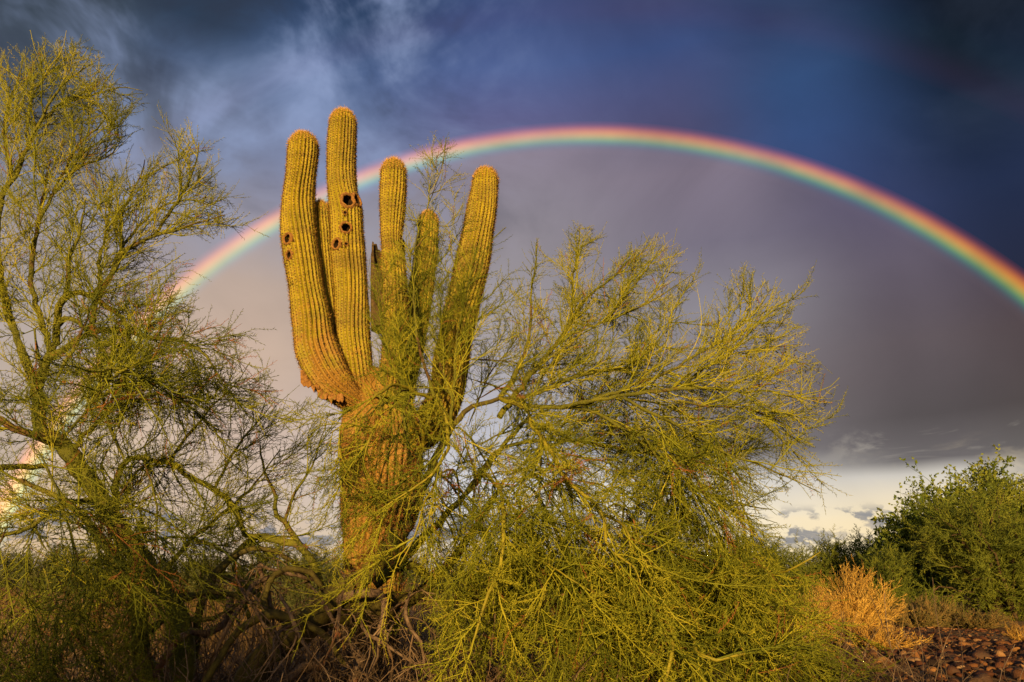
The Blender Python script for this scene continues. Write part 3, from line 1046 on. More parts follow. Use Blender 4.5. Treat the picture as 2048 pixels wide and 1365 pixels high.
lt.limb([(170, 672, 4.72, .036), (185, 640, 4.85, .036), (195, 585, 4.9, .033), (217, 562, 4.95, .030), (250, 501, 5.0, .027), (306, 473, 5.0, .024), (340, 425, 5.0, .020), (370, 380, 5.0, .016), (392, 325, 5.0, .010), (398, 285, 5.0, .005)], tint=0.66, n1=11)
lt.limb([(217, 562, 4.95, .024), (236, 510, 5.1, .02), (290, 440, 5.2, .016), (330, 410, 5.25, .013), (390, 400, 5.3, .010), (450, 418, 5.3, .005)], tint=0.66, n1=12)
lt.limb([(250, 501, 5.0, .022), (240, 440, 5.1, .017), (262, 390, 5.15, .013), (285, 345, 5.2, .009), (290, 320, 5.2, .005)], tint=0.6, n1=11)
lt.limb([(306, 473, 5.0, .018), (350, 460, 4.9, .014), (400, 445, 4.9, .010), (450, 430, 4.9, .005)], tint=0.66, n1=11)
lt.limb([(197, 588, 4.9, .026), (200, 560, 5.0, .026), (200, 510, 5.1, .022), (209, 490, 5.15, .018), (215, 440, 5.2, .012), (225, 400, 5.2, .006)], tint=0.6, n1=10)
lt.limb([(70, 760, 4.9, .055), (20, 640, 5.0, .05), (-5, 520, 5.0, .045), (-2, 430, 5.0, .042), (4, 388, 5.0, .038), (22, 363, 5.0, .034), (50, 310, 5.0, .03), (72, 260, 5.0, .026), (90, 236, 5.0, .022), (139, 199, 5.0, .017), (190, 190, 5.0, .012), (240, 176, 5.0, .008), (285, 182, 5.0, .004)], tint=0.6, n1=12)
lt.limb([(22, 363, 5.0, .03), (20, 333, 5.05, .026), (8, 270, 5.1, .022), (20, 200, 5.15, .016), (40, 150, 5.2, .010), (46, 112, 5.2, .005)], tint=0.6, n1=12)
lt.limb([(60, 285, 5.0, .022), (56, 220, 5.1, .018), (80, 170, 5.15, .013), (110, 130, 5.2, .008), (122, 92, 5.2, .004)], tint=0.6, n1=12)
lt.limb([(72, 260, 4.9, .02), (110, 190, 4.9, .015), (150, 150, 4.9, .010), (185, 128, 4.9, .005)], tint=0.6, n1=12)
lt.limb([(78, 440, 4.9, .03), (106, 388, 4.9, .025), (134, 360, 4.9, .02), (167, 330, 4.9, .016), (200, 322, 4.9, .011), (232, 300, 4.9, .006), (245, 260, 4.9, .004)], tint=0.6, n1=12)
lt.limb([(106, 388, 4.9, .02), (150, 300, 5.0, .016), (200, 250, 5.0, .010), (225, 215, 5.0, .005)], tint=0.6, n1=12)
lt.limb([(104, 705, 4.8, .04), (80, 630, 4.95, .037), (62, 560, 5.0, .035), (70, 490, 5.0, .03), (78, 440, 4.9, .026), (90, 380, 4.9, .015), (100, 320, 4.9, .006)], tint=0.55, n1=11)
lt.limb([(131, 596, 4.7, .03), (140, 520, 4.6, .024), (160, 460, 4.6, .016), (170, 400, 4.6, .006)], tint=0.55, n1=10)
lt.limb([(140, 905, 4.8, .06), (70, 870, 4.6, .052), (15, 850, 4.5, .045), (-60, 800, 4.4, .035), (-120, 700, 4.3, .02)], t0=0.1)
lt.limb([(95, 930, 4.4, .030), (40, 934, 4.3, .032), (-5, 938, 4.2, .034)], foliage=False)
lt.limb([(200, 1000, 4.6, .03), (120, 1010, 4.4, .026), (50, 1060, 4.3, .022), (-30, 1080, 4.2, .016)], dead=0.2)
# the low limbs between the tree and the cactus
lt.limb([(225, 1040, 4.75, .04), (248, 924, 4.8, .034), (339, 928, 4.9, .031), (373, 953, 4.95, .03), (430, 978, 5.0, .03), (464, 1007, 5.0, .029), (489, 1065, 5.0, .03), (513, 1075, 5.0, .03)], tint=0.35, n1=9, up1=0.02)
lt.limb([(339, 928, 4.9, .022), (380, 870, 5.0, .018), (420, 820, 5.1, .013), (470, 770, 5.2, .008), (500, 725, 5.2, .004)], tint=0.45, n1=10)
lt.limb([(430, 978, 5.0, .02), (470, 900, 5.2, .016), (520, 840, 5.3, .010), (550, 800, 5.3, .004)], tint=0.4, n1=10)
lt.limb([(315, 1164, 4.7, .04), (380, 1080, 4.9, .03), (430, 1040, 5.0, .022), (500, 980, 5.2, .014), (560, 900, 5.3, .007)], tint=0.4, n1=10)
lt.limb([(140, 905, 4.8, .034), (200, 840, 4.7, .026), (270, 800, 4.6, .018), (340, 790, 4.5, .010), (400, 830, 4.4, .005)], tint=0.4, n1=10, up1=-0.02)
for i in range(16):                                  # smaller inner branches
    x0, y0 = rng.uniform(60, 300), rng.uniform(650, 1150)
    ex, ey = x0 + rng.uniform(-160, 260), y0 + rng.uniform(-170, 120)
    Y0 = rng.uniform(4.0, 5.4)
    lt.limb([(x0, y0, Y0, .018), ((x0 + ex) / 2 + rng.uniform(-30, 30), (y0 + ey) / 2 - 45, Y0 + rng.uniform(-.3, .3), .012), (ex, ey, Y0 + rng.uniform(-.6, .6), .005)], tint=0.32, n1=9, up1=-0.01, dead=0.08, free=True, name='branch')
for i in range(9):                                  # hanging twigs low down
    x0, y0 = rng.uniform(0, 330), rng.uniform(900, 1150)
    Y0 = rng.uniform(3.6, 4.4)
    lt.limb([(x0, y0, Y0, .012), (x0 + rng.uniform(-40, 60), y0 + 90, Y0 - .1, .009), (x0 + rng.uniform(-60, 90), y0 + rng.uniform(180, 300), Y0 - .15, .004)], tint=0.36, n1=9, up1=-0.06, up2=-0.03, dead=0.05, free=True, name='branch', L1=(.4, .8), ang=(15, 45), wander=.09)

# ---- right tree, rooted left of the cactus and spreading in front of it to the right
RIGHT_OUT = [(600, 1090), (560, 980), (640, 800), (690, 860), (690, 820), (735, 740), (720, 560), (800, 470), (815, 300), (885, 262), (935, 290), (930, 420), (900, 480), (960, 500), (1020, 445), (1025, 500), (990, 560), (1040, 540), (1070, 475), (1100, 520), (1112, 560), (1118, 480), (1150, 445), (1190, 460), (1200, 540), (1280, 480), (1335, 470),
             (1400, 545), (1365, 620), (1345, 680), (1300, 730), (1390, 660), (1470, 545), (1490, 530), (1580, 600), (1625, 700), (1645, 740), (1670, 790), (1625, 870), (1655, 985), (1590, 975), (1520, 1020), (1530, 1110), (1640, 1130), (1640, 1200), (1700, 1290), (1760, 1365), (1850, 1600), (350, 1600), (420, 1150)]
base = at(500, 1440, 4.9)
rt = Tree('palo_verde_tree', 'broad palo verde tree with bright green twigs spreading right in front of the cactus', (base[0], 4.9, 0), in_poly(RIGHT_OUT), dens=1.3, spray=3.6)
rt.limb([(440, 1500, 4.7, .15), (518, 1331, 4.75, .14), (559, 1287, 4.8, .13), (617, 1252, 4.85, .122), (676, 1231, 4.9, .115), (723, 1223, 4.95, .108), (772, 1211, 5.0, .10), (816, 1199, 5.1, .09), (850, 1178, 5.2, .075), (905, 1120, 5.3, .06), (960, 1040, 5.4, .045), (1010, 960, 5.5, .03)], 'trunk', foliage=False, S=14, mat=M['dark_bark'], knob=.16)
rt.limb([(560, 1290, 4.75, .12), (610, 1255, 4.75, .115), (658, 1205, 4.75, .11), (687, 1179, 4.75, .11), (746, 1140, 4.8, .11), (772, 1105, 4.85, .107), (795, 1070, 4.9, .10), (818, 1040, 4.95, .09), (838, 985, 5.0, .066), (860, 945, 5.05, .052), (890, 880, 5.1, .042), (930, 825, 5.15, .034), (1000, 798, 5.2, .028)], 'trunk', foliage=False, S=14, mat=M['dark_bark'], knob=.14)
rt.limb([(750, 1170, 5.05, .07), (790, 1130, 5.1, .066), (830, 1095, 5.2, .06), (870, 1050, 5.3, .05), (930, 990, 5.4, .04), (1000, 900, 5.5, .03), (1060, 830, 5.6, .02)], n1=7, t0=0.4)
rt.limb([(780, 1140, 5.25, .066), (820, 1130, 5.25, .06), (846, 1145, 5.25, .056), (868, 1175, 5.25, .05), (890, 1230, 5.2, .04), (900, 1300, 5.1, .03)], n1=8, t0=0.5, up1=-0.05)
rt.limb([(590, 1290, 4.85, .06), (632, 1230, 5.05, .056), (640, 1195, 5.1, .055), (639, 1155, 5.1, .052), (621, 1115, 5.1, .05), (592, 1088, 5.1, .047), (546, 1078, 5.1, .044), (513, 1073, 5.1, .04), (476, 1106, 5.05, .034), (435, 1144, 5.0, .026), (400, 1200, 4.9, .016)], n1=5, t0=0.5, up1=-0.04, dead=0.3)
rt.limb([(604, 1094, 5.1, .034), (571, 1048, 5.15, .03), (551, 1023, 5.15, .026), (549, 985, 5.2, .022), (530, 950, 5.25, .016), (520, 890, 5.3, .008)], n1=9, tint=0.35)
rt.limb([(567, 1045, 5.15, .02), (596, 978, 5.2, .016), (621, 937, 5.25, .012), (642, 880, 5.3, .008), (660, 820, 5.3, .004)], n1=9, tint=0.35)
rt.limb([(497, 1189, 4.95, .036), (414, 1195, 4.9, .032), (331, 1185, 4.85, .026), (290, 1190, 4.8, .018)], foliage=False)
rt.limb([(530, 1200, 5.0, .04), (497, 1177, 5.0, .036), (455, 1156, 5.0, .032), (414, 1162, 5.0, .028), (396, 1190, 5.0, .022)], foliage=False)
rt.limb([(500, 1240, 4.9, .03), (470, 1140, 5.0, .024), (500, 1090, 5.05, .02), (560, 1075, 5.1, .014), (620, 1068, 5.1, .008)], n1=5, dead=0.3)
for arc in ([(390, 1320, 4.7, .05), (400, 1220, 4.75, .046), (440, 1135, 4.8, .042), (515, 1095, 4.85, .036), (585, 1122, 4.9, .028), (620, 1180, 4.9, .02)],
            [(300, 1265, 4.6, .036), (375, 1195, 4.65, .034), (465, 1190, 4.7, .032), (560, 1235, 4.75, .03), (600, 1290, 4.8, .026)],
            [(560, 1320, 4.6, .05), (528, 1225, 4.65, .046), (548, 1150, 4.7, .04), (610, 1140, 4.75, .032), (650, 1185, 4.8, .022)],
            [(410, 1370, 4.4, .045), (465, 1275, 4.45, .042), (540, 1232, 4.5, .038), (640, 1262, 4.5, .03), (690, 1330, 4.5, .022)],
            [(250, 1300, 4.5, .03), (330, 1240, 4.6, .03), (430, 1236, 4.7, .026), (520, 1180, 4.8, .02)]):
    rt.limb(arc, foliage=False, mat=M['dark_bark'], knob=.18)
# arching bright branch in front of the cactus
rt.limb([(840, 980, 5.0, .03), (848, 860, 4.8, .026), (868, 792, 4.7, .024), (888, 818, 4.6, .021), (891, 847, 4.58, .02), (897, 883, 4.55, .018), (891, 912, 4.52, .016), (876, 938, 4.5, .014), (838, 970, 4.48, .009), (790, 1000, 4.45, .006), (730, 1040, 4.4, .004)], n1=5, t0=0.4, up1=-0.08, up2=-0.04, tint=0.75, young=True)
rt.limb([(876, 938, 4.5, .012), (871, 968, 4.48, .010), (847, 1012, 4.45, .008), (835, 1060, 4.42, .006), (800, 1130, 4.4, .004)], n1=6, up1=-0.06, tint=0.7, young=True)
rt.limb([(860, 800, 4.8, .016), (800, 770, 4.7, .014), (759, 786, 4.6, .012), (730, 815, 4.55, .009), (701, 839, 4.5, .006), (660, 868, 4.5, .004)], n1=6, up1=-0.05, tint=0.7, young=True)
rt.limb([(759, 786, 4.6, .010), (764, 815, 4.55, .009), (739, 880, 4.5, .007), (727, 918, 4.5, .004)], n1=7, up1=-0.06, tint=0.65, young=True)
rt.limb([(848, 860, 4.9, .018), (800, 770, 5.2, .014), (770, 700, 5.4, .010), (760, 620, 5.5, .006), (765, 560, 5.5, .004)], n1=14, tint=0.4)
rt.limb([(838, 985, 5.0, .03), (815, 880, 5.1, .022), (800, 780, 5.2, .016), (815, 690, 5.3, .010), (830, 620, 5.3, .006), (826, 540, 5.3, .004)], n1=14, tint=0.42)
rt.limb([(868, 792, 4.8, .02), (840, 700, 4.9, .016), (828, 600, 5.0, .013), (830, 500, 5.05, .010), (850, 430, 5.1, .008), (868, 380, 5.1, .006), (885, 330, 5.1, .005), (893, 275, 5.1, .003)], n1=8, spray=False, L1=(.22, .42), tint=0.62, t0=0.35)
rt.limb([(830, 500, 5.05, .009), (870, 455, 5.1, .007), (910, 450, 5.1, .005), (926, 410, 5.1, .003)], n1=7, spray=False, L1=(.2, .36), tint=0.6)
rt.limb([(890, 880, 5.1, .026), (905, 800, 5.0, .02), (912, 700, 5.0, .015), (925, 620, 5.0, .010), (945, 540, 5.0, .006), (985, 480, 5.0, .004), (1012, 455, 5.0, .003)], n1=15, tint=0.5)
rt.limb([(905, 800, 5.0, .016), (880, 720, 5.05, .012), (890, 640, 5.1, .008), (900, 570, 5.1, .004)], n1=15, tint=0.45)
# main crown limbs
rt.limb([(1000, 798, 5.2, .036), (1046, 815, 5.0, .032), (1058, 833, 4.9, .03), (1070, 862, 4.8, .028), (1096, 894, 4.7, .026), (1114, 927, 4.65, .024), (1117, 944, 4.6, .022), (1158, 982, 4.5, .018), (1203, 1026, 4.4, .014), (1218, 1097, 4.3, .010), (1270, 1134, 4.2, .008), (1283, 1190, 4.15, .004)], n1=8, tint=0.72, up1=-0.03, up2=-0.02, young=True)
rt.limb([(1000, 798, 5.2, .04), (1041, 727, 5.4, .03), (1060, 660, 5.5, .022), (1064, 580, 5.6, .013), (1075, 490, 5.6, .004)], n1=8, L1=(.25, .5), tint=0.62)
rt.limb([(1000, 835, 5.3, .045), (1062, 748, 5.5, .038), (1089, 717, 5.55, .034), (1113, 690, 5.6, .03), (1140, 642, 5.7, .026), (1147, 553, 5.8, .018), (1157, 491, 5.85, .010), (1160, 450, 5.9, .004)], n1=15, L1=(.25, .5), tint=0.72)
rt.limb([(1140, 642, 5.7, .022), (1178, 652, 5.7, .02), (1205, 645, 5.7, .018), (1250, 595, 5.8, .014), (1290, 543, 5.9, .009), (1325, 490, 5.9, .004)], n1=14, tint=0.72)
rt.limb([(1113, 690, 5.6, .022), (1170, 600, 5.9, .018), (1230, 550, 6.0, .014), (1275, 500, 6.1, .006)], n1=13, tint=0.66)
rt.limb([(1205, 645, 5.7, .016), (1270, 620, 5.6, .013), (1340, 580, 5.6, .008), (1390, 545, 5.6, .004)], n1=13, tint=0.7)
rt.limb([(1003, 800, 5.22, .03), (1060, 792, 5.4, .03), (1164, 748, 5.4, .026), (1205, 741, 5.4, .024), (1260, 737, 5.4, .019), (1310, 690, 5.5, .012), (1340, 650, 5.5, .005)], n1=13, tint=0.62)
rt.limb([(1017, 803, 5.2, .034), (1120, 815, 5.1, .03), (1220, 790, 5.0, .027), (1267, 768, 5.0, .024), (1321, 751, 5.0, .021), (1376, 720, 5.0, .018), (1444, 679, 5.05, .013), (1496, 628, 5.1, .008), (1500, 560, 5.1, .004)], n1=13, tint=0.7, t0=0.3)
rt.limb([(1444, 679, 5.05, .010), (1500, 640, 5.0, .007), (1570, 605, 5.0, .003)], n1=14, tint=0.74)
rt.limb([(1120, 815, 5.1, .028), (1250, 790, 4.9, .026), (1352, 778, 4.8, .024), (1410, 775, 4.75, .021), (1458, 778, 4.7, .018), (1492, 787, 4.7, .015), (1533, 782, 4.7, .012), (1590, 795, 4.7, .008), (1650, 795, 4.7, .003)], n1=13, tint=0.78, t0=0.3)
rt.limb([(1369, 768, 4.8, .016), (1424, 727, 4.9, .013), (1500, 700, 5.0, .009), (1600, 690, 5.1, .004)], n1=13, tint=0.75)
rt.limb([(1355, 802, 4.8, .016), (1410, 812, 4.7, .014), (1478, 816, 4.6, .012), (1540, 835, 4.6, .009), (1610, 870, 4.6, .004)], n1=13, tint=0.72)
rt.limb([(1250, 800, 4.9, .024), (1350, 850, 4.7, .019), (1440, 900, 4.6, .014), (1540, 940, 4.5, .009), (1640, 985, 4.5, .003)], n1=12, tint=0.66)
rt.limb([(1120, 815, 5.1, .026), (1200, 830, 5.1, .025), (1300, 900, 5.0, .02), (1400, 980, 4.9, .014), (1490, 1010, 4.9, .008), (1545, 1020, 4.9, .004)], n1=12, tint=0.55)
rt.limb([(935, 985, 5.4, .032), (1000, 900, 5.5, .03), (1120, 880, 5.6, .024), (1250, 900, 5.8, .018), (1380, 920, 6.0, .012), (1500, 900, 6.1, .006)], n1=12, tint=0.4)
rt.limb([(960, 940, 4.9, .02), (1000, 982, 4.6, .018), (1007, 1052, 4.5, .017), (1007, 1100, 4.45, .016), (989, 1163, 4.4, .013), (970, 1211, 4.35, .010), (940, 1300, 4.3, .006)], n1=7, tint=0.7, up1=-0.08, up2=-0.05, young=True)
rt.limb([(1007, 1052, 4.5, .012), (1070, 1110, 4.4, .009), (1130, 1150, 4.35, .006), (1190, 1190, 4.3, .004)], n1=8, tint=0.66, up1=-0.06, young=True)
rt.limb([(1203, 1026, 4.4, .012), (1226, 1038, 4.35, .011), (1255, 1060, 4.3, .010), (1270, 1110, 4.3, .008), (1340, 1150, 4.25, .005)], n1=8, tint=0.68, up1=-0.06, young=True)
rt.limb([(905, 1180, 5.0, .03), (990, 1215, 4.6, .026), (1041, 1248, 4.4, .024), (1092, 1289, 4.3, .021), (1122, 1319, 4.25, .016), (1126, 1380, 4.2, .010)], n1=8, tint=0.55, up1=-0.06)
rt.limb([(1330, 1180, 4.4, .018), (1344, 1248, 4.3, .016), (1344, 1293, 4.25, .014), (1325, 1380, 4.2, .010)], n1=8, tint=0.6, up1=-0.05, young=True)
rt.limb([(1344, 1230, 4.4, .016), (1381, 1260, 4.3, .014), (1392, 1304, 4.25, .013), (1420, 1322, 4.2, .011), (1477, 1311, 4.2, .009), (1560, 1296, 4.2, .005), (1640, 1300, 4.2, .003)], n1=9, tint=0.5, up1=-0.03, young=True)
rt.limb([(1420, 1190, 4.6, .014), (1529, 1156, 4.5, .011), (1584, 1137, 4.45, .007), (1640, 1105, 4.4, .003)], n1=7, L1=(.2, .4), tint=0.55, up1=-0.05, young=True)
ctl = np.array([(900, 860), (1000, 900), (1100, 900), (1200, 960), (1300, 1000), (1000, 1000), (1100, 1050)])
for i in range(36):                                  # the hanging curtain on the near side, tinted darker to deepen its shading
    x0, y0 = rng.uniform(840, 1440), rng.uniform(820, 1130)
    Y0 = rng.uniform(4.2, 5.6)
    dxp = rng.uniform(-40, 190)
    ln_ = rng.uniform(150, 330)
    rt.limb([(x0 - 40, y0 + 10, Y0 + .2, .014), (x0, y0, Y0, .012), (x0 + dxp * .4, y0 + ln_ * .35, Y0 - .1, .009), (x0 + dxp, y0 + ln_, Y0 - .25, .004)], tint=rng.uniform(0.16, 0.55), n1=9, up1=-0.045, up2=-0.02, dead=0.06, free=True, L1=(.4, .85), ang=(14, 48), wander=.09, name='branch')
for i in range(16):                                  # low skirt running to the right, tint kept dark to deepen the shading
    x0, y0 = rng.uniform(1000, 1400), rng.uniform(1180, 1300)
    Y0 = rng.uniform(4.1, 5.4)
    rt.limb([(x0, y0, Y0, .012), (x0 + 120, y0 - 25, Y0, .009), (x0 + rng.uniform(200, 330), y0 + rng.uniform(-10, 90), Y0 - .1, .004)], tint=rng.uniform(0.16, 0.42), n1=10, up1=-0.01, up2=0.0, free=True, L1=(.4, .8), ang=(14, 50), wander=.09, name='branch')
for i in range(11):                                  # twigs hanging in front of the cactus trunk
    x0, y0 = rng.uniform(700, 860), rng.uniform(770, 980)
    Y0 = rng.uniform(4.5, 5.5)
    rt.limb([(x0 + 60, y0 - 10, Y0 + .1, .010), (x0 + 20, y0 - 15, Y0, .009), (x0 - 10, y0 + 60, Y0 - .1, .007), (x0 + rng.uniform(-60, 40), y0 + rng.uniform(120, 230), Y0 - .2, .003)], tint=rng.uniform(.15, .42), n1=6, up1=-.05, up2=-.02, dead=.2, free=True, spray=False, L1=(.3, .7), ang=(14, 50), wander=.10, name='branch')
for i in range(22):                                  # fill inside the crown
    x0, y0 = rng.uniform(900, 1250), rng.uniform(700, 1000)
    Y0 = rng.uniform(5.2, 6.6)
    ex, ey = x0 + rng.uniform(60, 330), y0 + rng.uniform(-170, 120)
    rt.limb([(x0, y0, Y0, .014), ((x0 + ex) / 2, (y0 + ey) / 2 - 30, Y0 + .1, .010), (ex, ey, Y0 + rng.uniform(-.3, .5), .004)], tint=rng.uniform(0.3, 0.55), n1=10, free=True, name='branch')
# dead grey limbs and hanging dead twigs at the foot
DW = M['deadwood']


def dead_limb(pts, n1=7, L1=(.2, .5)):
    o, P, Rd = rt.limb(pts, 'dead_limb', foliage=False, mat=DW, knob=0.22)
    b = Bag()
    L = np.linalg.norm(np.diff(P, axis=0), axis=1).sum()
    A, Ar, At = grow(P[None], Rd[None], np.array([0.6]), max(4, int(L * n1)), 0.1, 1, L1, (30, 80), -0.08, 0.2, 7, (.004, .007), jit=0.25)
    b.tubes(A, Ar, 4, At)
    B_, Br, Bt = grow(A, Ar, At, 4, 0.2, 1, (.08, .22), (25, 60), -0.04, 0.15, 5, (.0025, .0035), jit=0.2)
    b.tubes(B_, Br, 3, Bt)
    spurs(b, B_, Br, Bt, 4, (.015, .04), (40, 70), .002)
    link('dead_twigs', b.mesh('dead_twigs'), M['dead'], o, 'stuff')


dead_limb([(640, 1225, 4.8, .05), (658, 1211, 4.72, .05), (700, 1190, 4.7, .045), (764, 1190, 4.66, .042), (767, 1234, 4.6, .036), (758, 1264, 4.58, .032), (752, 1308, 4.55, .026), (731, 1370, 4.5, .018)])
dead_limb([(560, 1150, 4.9, .03), (513, 1164, 4.75, .03), (488, 1206, 4.65, .027), (447, 1268, 4.6, .022), (430, 1317, 4.55, .016), (420, 1380, 4.5, .010)])
dead_limb([(518, 1132, 4.9, .02), (529, 1164, 4.8, .02), (540, 1210, 4.75, .018), (555, 1270, 4.7, .012), (580, 1330, 4.65, .008)])
dead_limb([(640, 1160, 4.9, .018), (590, 1150, 4.75, .016), (545, 1140, 4.7, .014), (520, 1128, 4.7, .012)])
dead_limb([(800, 1215, 4.75, .02), (830, 1180, 4.7, .016), (790, 1240, 4.6, .014), (775, 1290, 4.55, .010), (800, 1350, 4.5, .006)])
dead_limb([(380, 1260, 4.4, .035), (350, 1290, 4.4, .034), (320, 1330, 4.4, .03), (300, 1370, 4.4, .026)], n1=3)
dead_limb([(460, 1190, 4.8, .04), (455, 1235, 4.75, .04), (420, 1262, 4.6, .036), (380, 1262, 4.45, .034)], n1=3)
for x0, y0, x1, y1 in ((560, 1190, 640, 1330), (620, 1170, 690, 1300), (690, 1150, 640, 1340), (470, 1150, 560, 1300), (720, 1230, 830, 1330), (600, 1240, 500, 1350), (820, 1180, 850, 1340), (660, 1260, 740, 1365)):
    Yd = rng.uniform(4.3, 4.7)
    dead_limb([(x0, y0, Yd + .2, .012), ((x0 * 2 + x1) / 3 + rng.uniform(-25, 25), (y0 * 2 + y1) / 3, Yd, .016), ((x0 + x1 * 2) / 3 + rng.uniform(-20, 20), (y0 + y1 * 2) / 3, Yd - .05, .013), (x1, y1, Yd, .006)], 9)
dead_limb([(700, 1300, 4.8, .06), (720, 1330, 4.75, .06), (700, 1380, 4.7, .06)], n1=3)
dead_limb([(560, 1370, 4.5, .05), (600, 1340, 4.6, .055), (640, 1330, 4.7, .05)], n1=3)


# ------------------------------------------------------------------ tangle of dead twigs and dry grass under the trees
def tangle(name, label, cat, cx, cy, sx, sy, n, length, mat, up, r, z=(0, .1)):
    b = Bag()
    o = np.stack([rng.normal(cx, sx, n), rng.normal(cy, sy, n), np.zeros(n)], 1)
    o[:, 2] = ground_z(o[:, 0], o[:, 1]) + rng.uniform(z[0], z[1], n)
    d = unit(rng.normal(size=(n, 3)) * np.array([1, 1, .6]) + np.array([0, 0, up]))
    K = 5
    L = rng.uniform(length[0], length[1], n)
    P = np.empty((n, K, 3))
    P[:, 0] = o
    for s in range(1, K):
        P[:, s] = P[:, s - 1] + d * (L / (K - 1))[:, None]
        d = unit(d + rng.normal(size=d.shape) * 0.2 + np.array([0, 0, -0.06]))
    P[:, :, 2] = np.maximum(P[:, :, 2], 0.02)
    Rd = (r * rng.uniform(.6, 1.3, n))[:, None] * np.linspace(1, .35, K)[None]
    tt = rng.uniform(0.05, 1, n)
    b.tubes(P, Rd, 3, tt)
    spurs(b, P, Rd, tt, 6, (.03, .14), (30, 70), r * .5)
    o_ = link(name, b.mesh(name), M[mat])
    o_['kind'] = 'stuff'
    tag(o_, label, cat)


tangle('dead_brush', 'tangle of dead brown twigs lying under the left tree', 'brush', -2.6, 5.2, 1.3, .8, 2600, (.4, 1.1), 'dead', .55, .006)
tangle('dead_brush', 'dry broken twigs heaped beneath the cactus foot', 'brush', -0.9, 5.7, .7, .5, 1100, (.3, .9), 'dead', .5, .006)
tangle('dead_brush', 'dark dead undergrowth beneath the broad right tree', 'brush', 1.0, 5.8, 1.2, .7, 1600, (.4, 1.0), 'dead', .6, .006)


def dry_grass():
    b = Bag()
    n = 10000
    Y = rng.uniform(7.5, 40, n) ** 1.0
    X = rng.uniform(-0.95, 0.52, n) * Y
    X = np.where((X > 0.30 * Y) & (Y < 12.5), -X, X)
    c = (np.sin(X * .9) * np.sin(Y * .7 + 1) + np.sin(X * .37 + 2) * np.sin(Y * .23)) > -0.35
    X, Y = X[c], Y[c]
    n = len(X)
    o = np.stack([X, Y, np.zeros(n)], 1)
    h = rng.uniform(.15, .5, n) * (1 + Y / 40)
    for j in range(3):
        d = unit(np.stack([rng.normal(0, .3, n), rng.normal(0, .3, n), np.ones(n)], 1))
        q = o + rng.normal(size=(n, 3)) * np.array([.05, .05, 0])
        b.spikes(q, q + d * h[:, None], .004 + .00035 * Y, rng.uniform(.05, 1, n))
    o_ = link('dry_grass', b.mesh('dry_grass'), M['straw'])
    o_['kind'] = 'stuff'
    tag(o_, 'dry straw-coloured grass on the flat behind the trees', 'grass')


dry_grass()


# ------------------------------------------------------------------ shrubs
def bush(name, label, cat, x, y, w, h, depth=None, mat='twig_dark', n0=26, n1=9, n2=7, leaf=None, spur=8, tint=0.5, size=1.0, group=None, fan=(0.15, 1.25), droop=0.0, seed=0, low=0.0, like=None):
    """rounded shrub: stems fan out from the foot; twigs and leaves crowd their outer ends. w, h metres"""
    z0 = float(ground_z(np.array(x), np.array(y))) if math.hypot(x, y) < 60 else 0.0
    root = thing(name, label, cat, (x, y, z0), group)
    depth = depth or w
    if like is not None:                             # another plant of a kind already grown: turned and resized
        src, (w0, h0) = like
        root.rotation_euler.z = rng.uniform(0, 6.28)
        root.scale = (w / w0, w / w0, h / h0)
        for ch in src.children:
            c = ch.copy()
            col.objects.link(c)
            c.parent = root
        return root
    h_ = h
    h = h * 1.12
    n = n0
    ph = rng.uniform(0, 2 * math.pi, n)
    el_ = rng.uniform(fan[0], fan[1], n) ** 1.0
    d = np.stack([np.cos(ph) * np.cos(el_), np.sin(ph) * np.cos(el_), np.sin(el_)], 1)
    tip = d * np.array([w / 2, depth / 2, h]) * rng.uniform(.72, 1.0, n)[:, None] * 0.82
    K = 9
    u = np.linspace(0, 1, K)[None, :, None]
    bend = np.array([0, 0, .28 * h])[None, None] * (u * (1 - u)) * 1.6
    foot = np.stack([rng.normal(0, w * .03, n), rng.normal(0, w * .03, n), np.zeros(n)], 1)
    P = foot[:, None] * (1 - u) + tip[:, None] * u + bend + rng.normal(size=(n, K, 3)) * w * .008
    Rd = (0.011 * h * rng.uniform(.6, 1.2, n))[:, None] * np.linspace(1, .25, K)[None]
    bw = Bag()
    bw.tubes(P, Rd, 5, np.full(n, .5))
    link('stems', bw.mesh('stems'), M['shrub_wood'], root, 'stuff').location = (0, 0, 0)
    b = Bag()
    t0_ = np.clip(rng.normal(tint, .15, n), .1, 1)
    A, Ar, At = grow(P, Rd, t0_, n1, 0.25 - low, 1, (.16 * h, .34 * h), (20, 75), .03 - droop, .15, 7, (.004 * size, .007 * size), jit=.15)
    b.tubes(A, Ar, 3, At)
    B_, Br, Bt = grow(A, Ar, At, n2, .1, 1, (.06 * h, .15 * h), (22, 65), .03 - droop, .13, 5, (.003 * size, .0045 * size), jit=.12)
    b.tubes(B_, Br, 3, Bt)
    if leaf:
        nl = spur
        i = np.repeat(np.arange(len(B_)), nl)
        o, tan, _, _ = sample(B_, i, rng.random(len(i)))
        b.leaves(o, unit(tan + rng.normal(size=o.shape) * .8), np.full(len(i), leaf * .32) * rng.uniform(.7, 1.3, len(i)), np.full(len(i), leaf) * rng.uniform(.7, 1.3, len(i)), np.clip(Bt[i] + rng.normal(size=len(i)) * .15, .06, 1))
    else:
        spurs(b, B_, Br, Bt, spur, (.02 * h, .05 * h), (30, 65), .0028 * size)
    link('foliage', b.mesh('foliage'), M[mat], root, 'stuff').location = (0, 0, 0)
    return root


def gx(px, Y):
    return float(at(px, 1150, Y)[0])


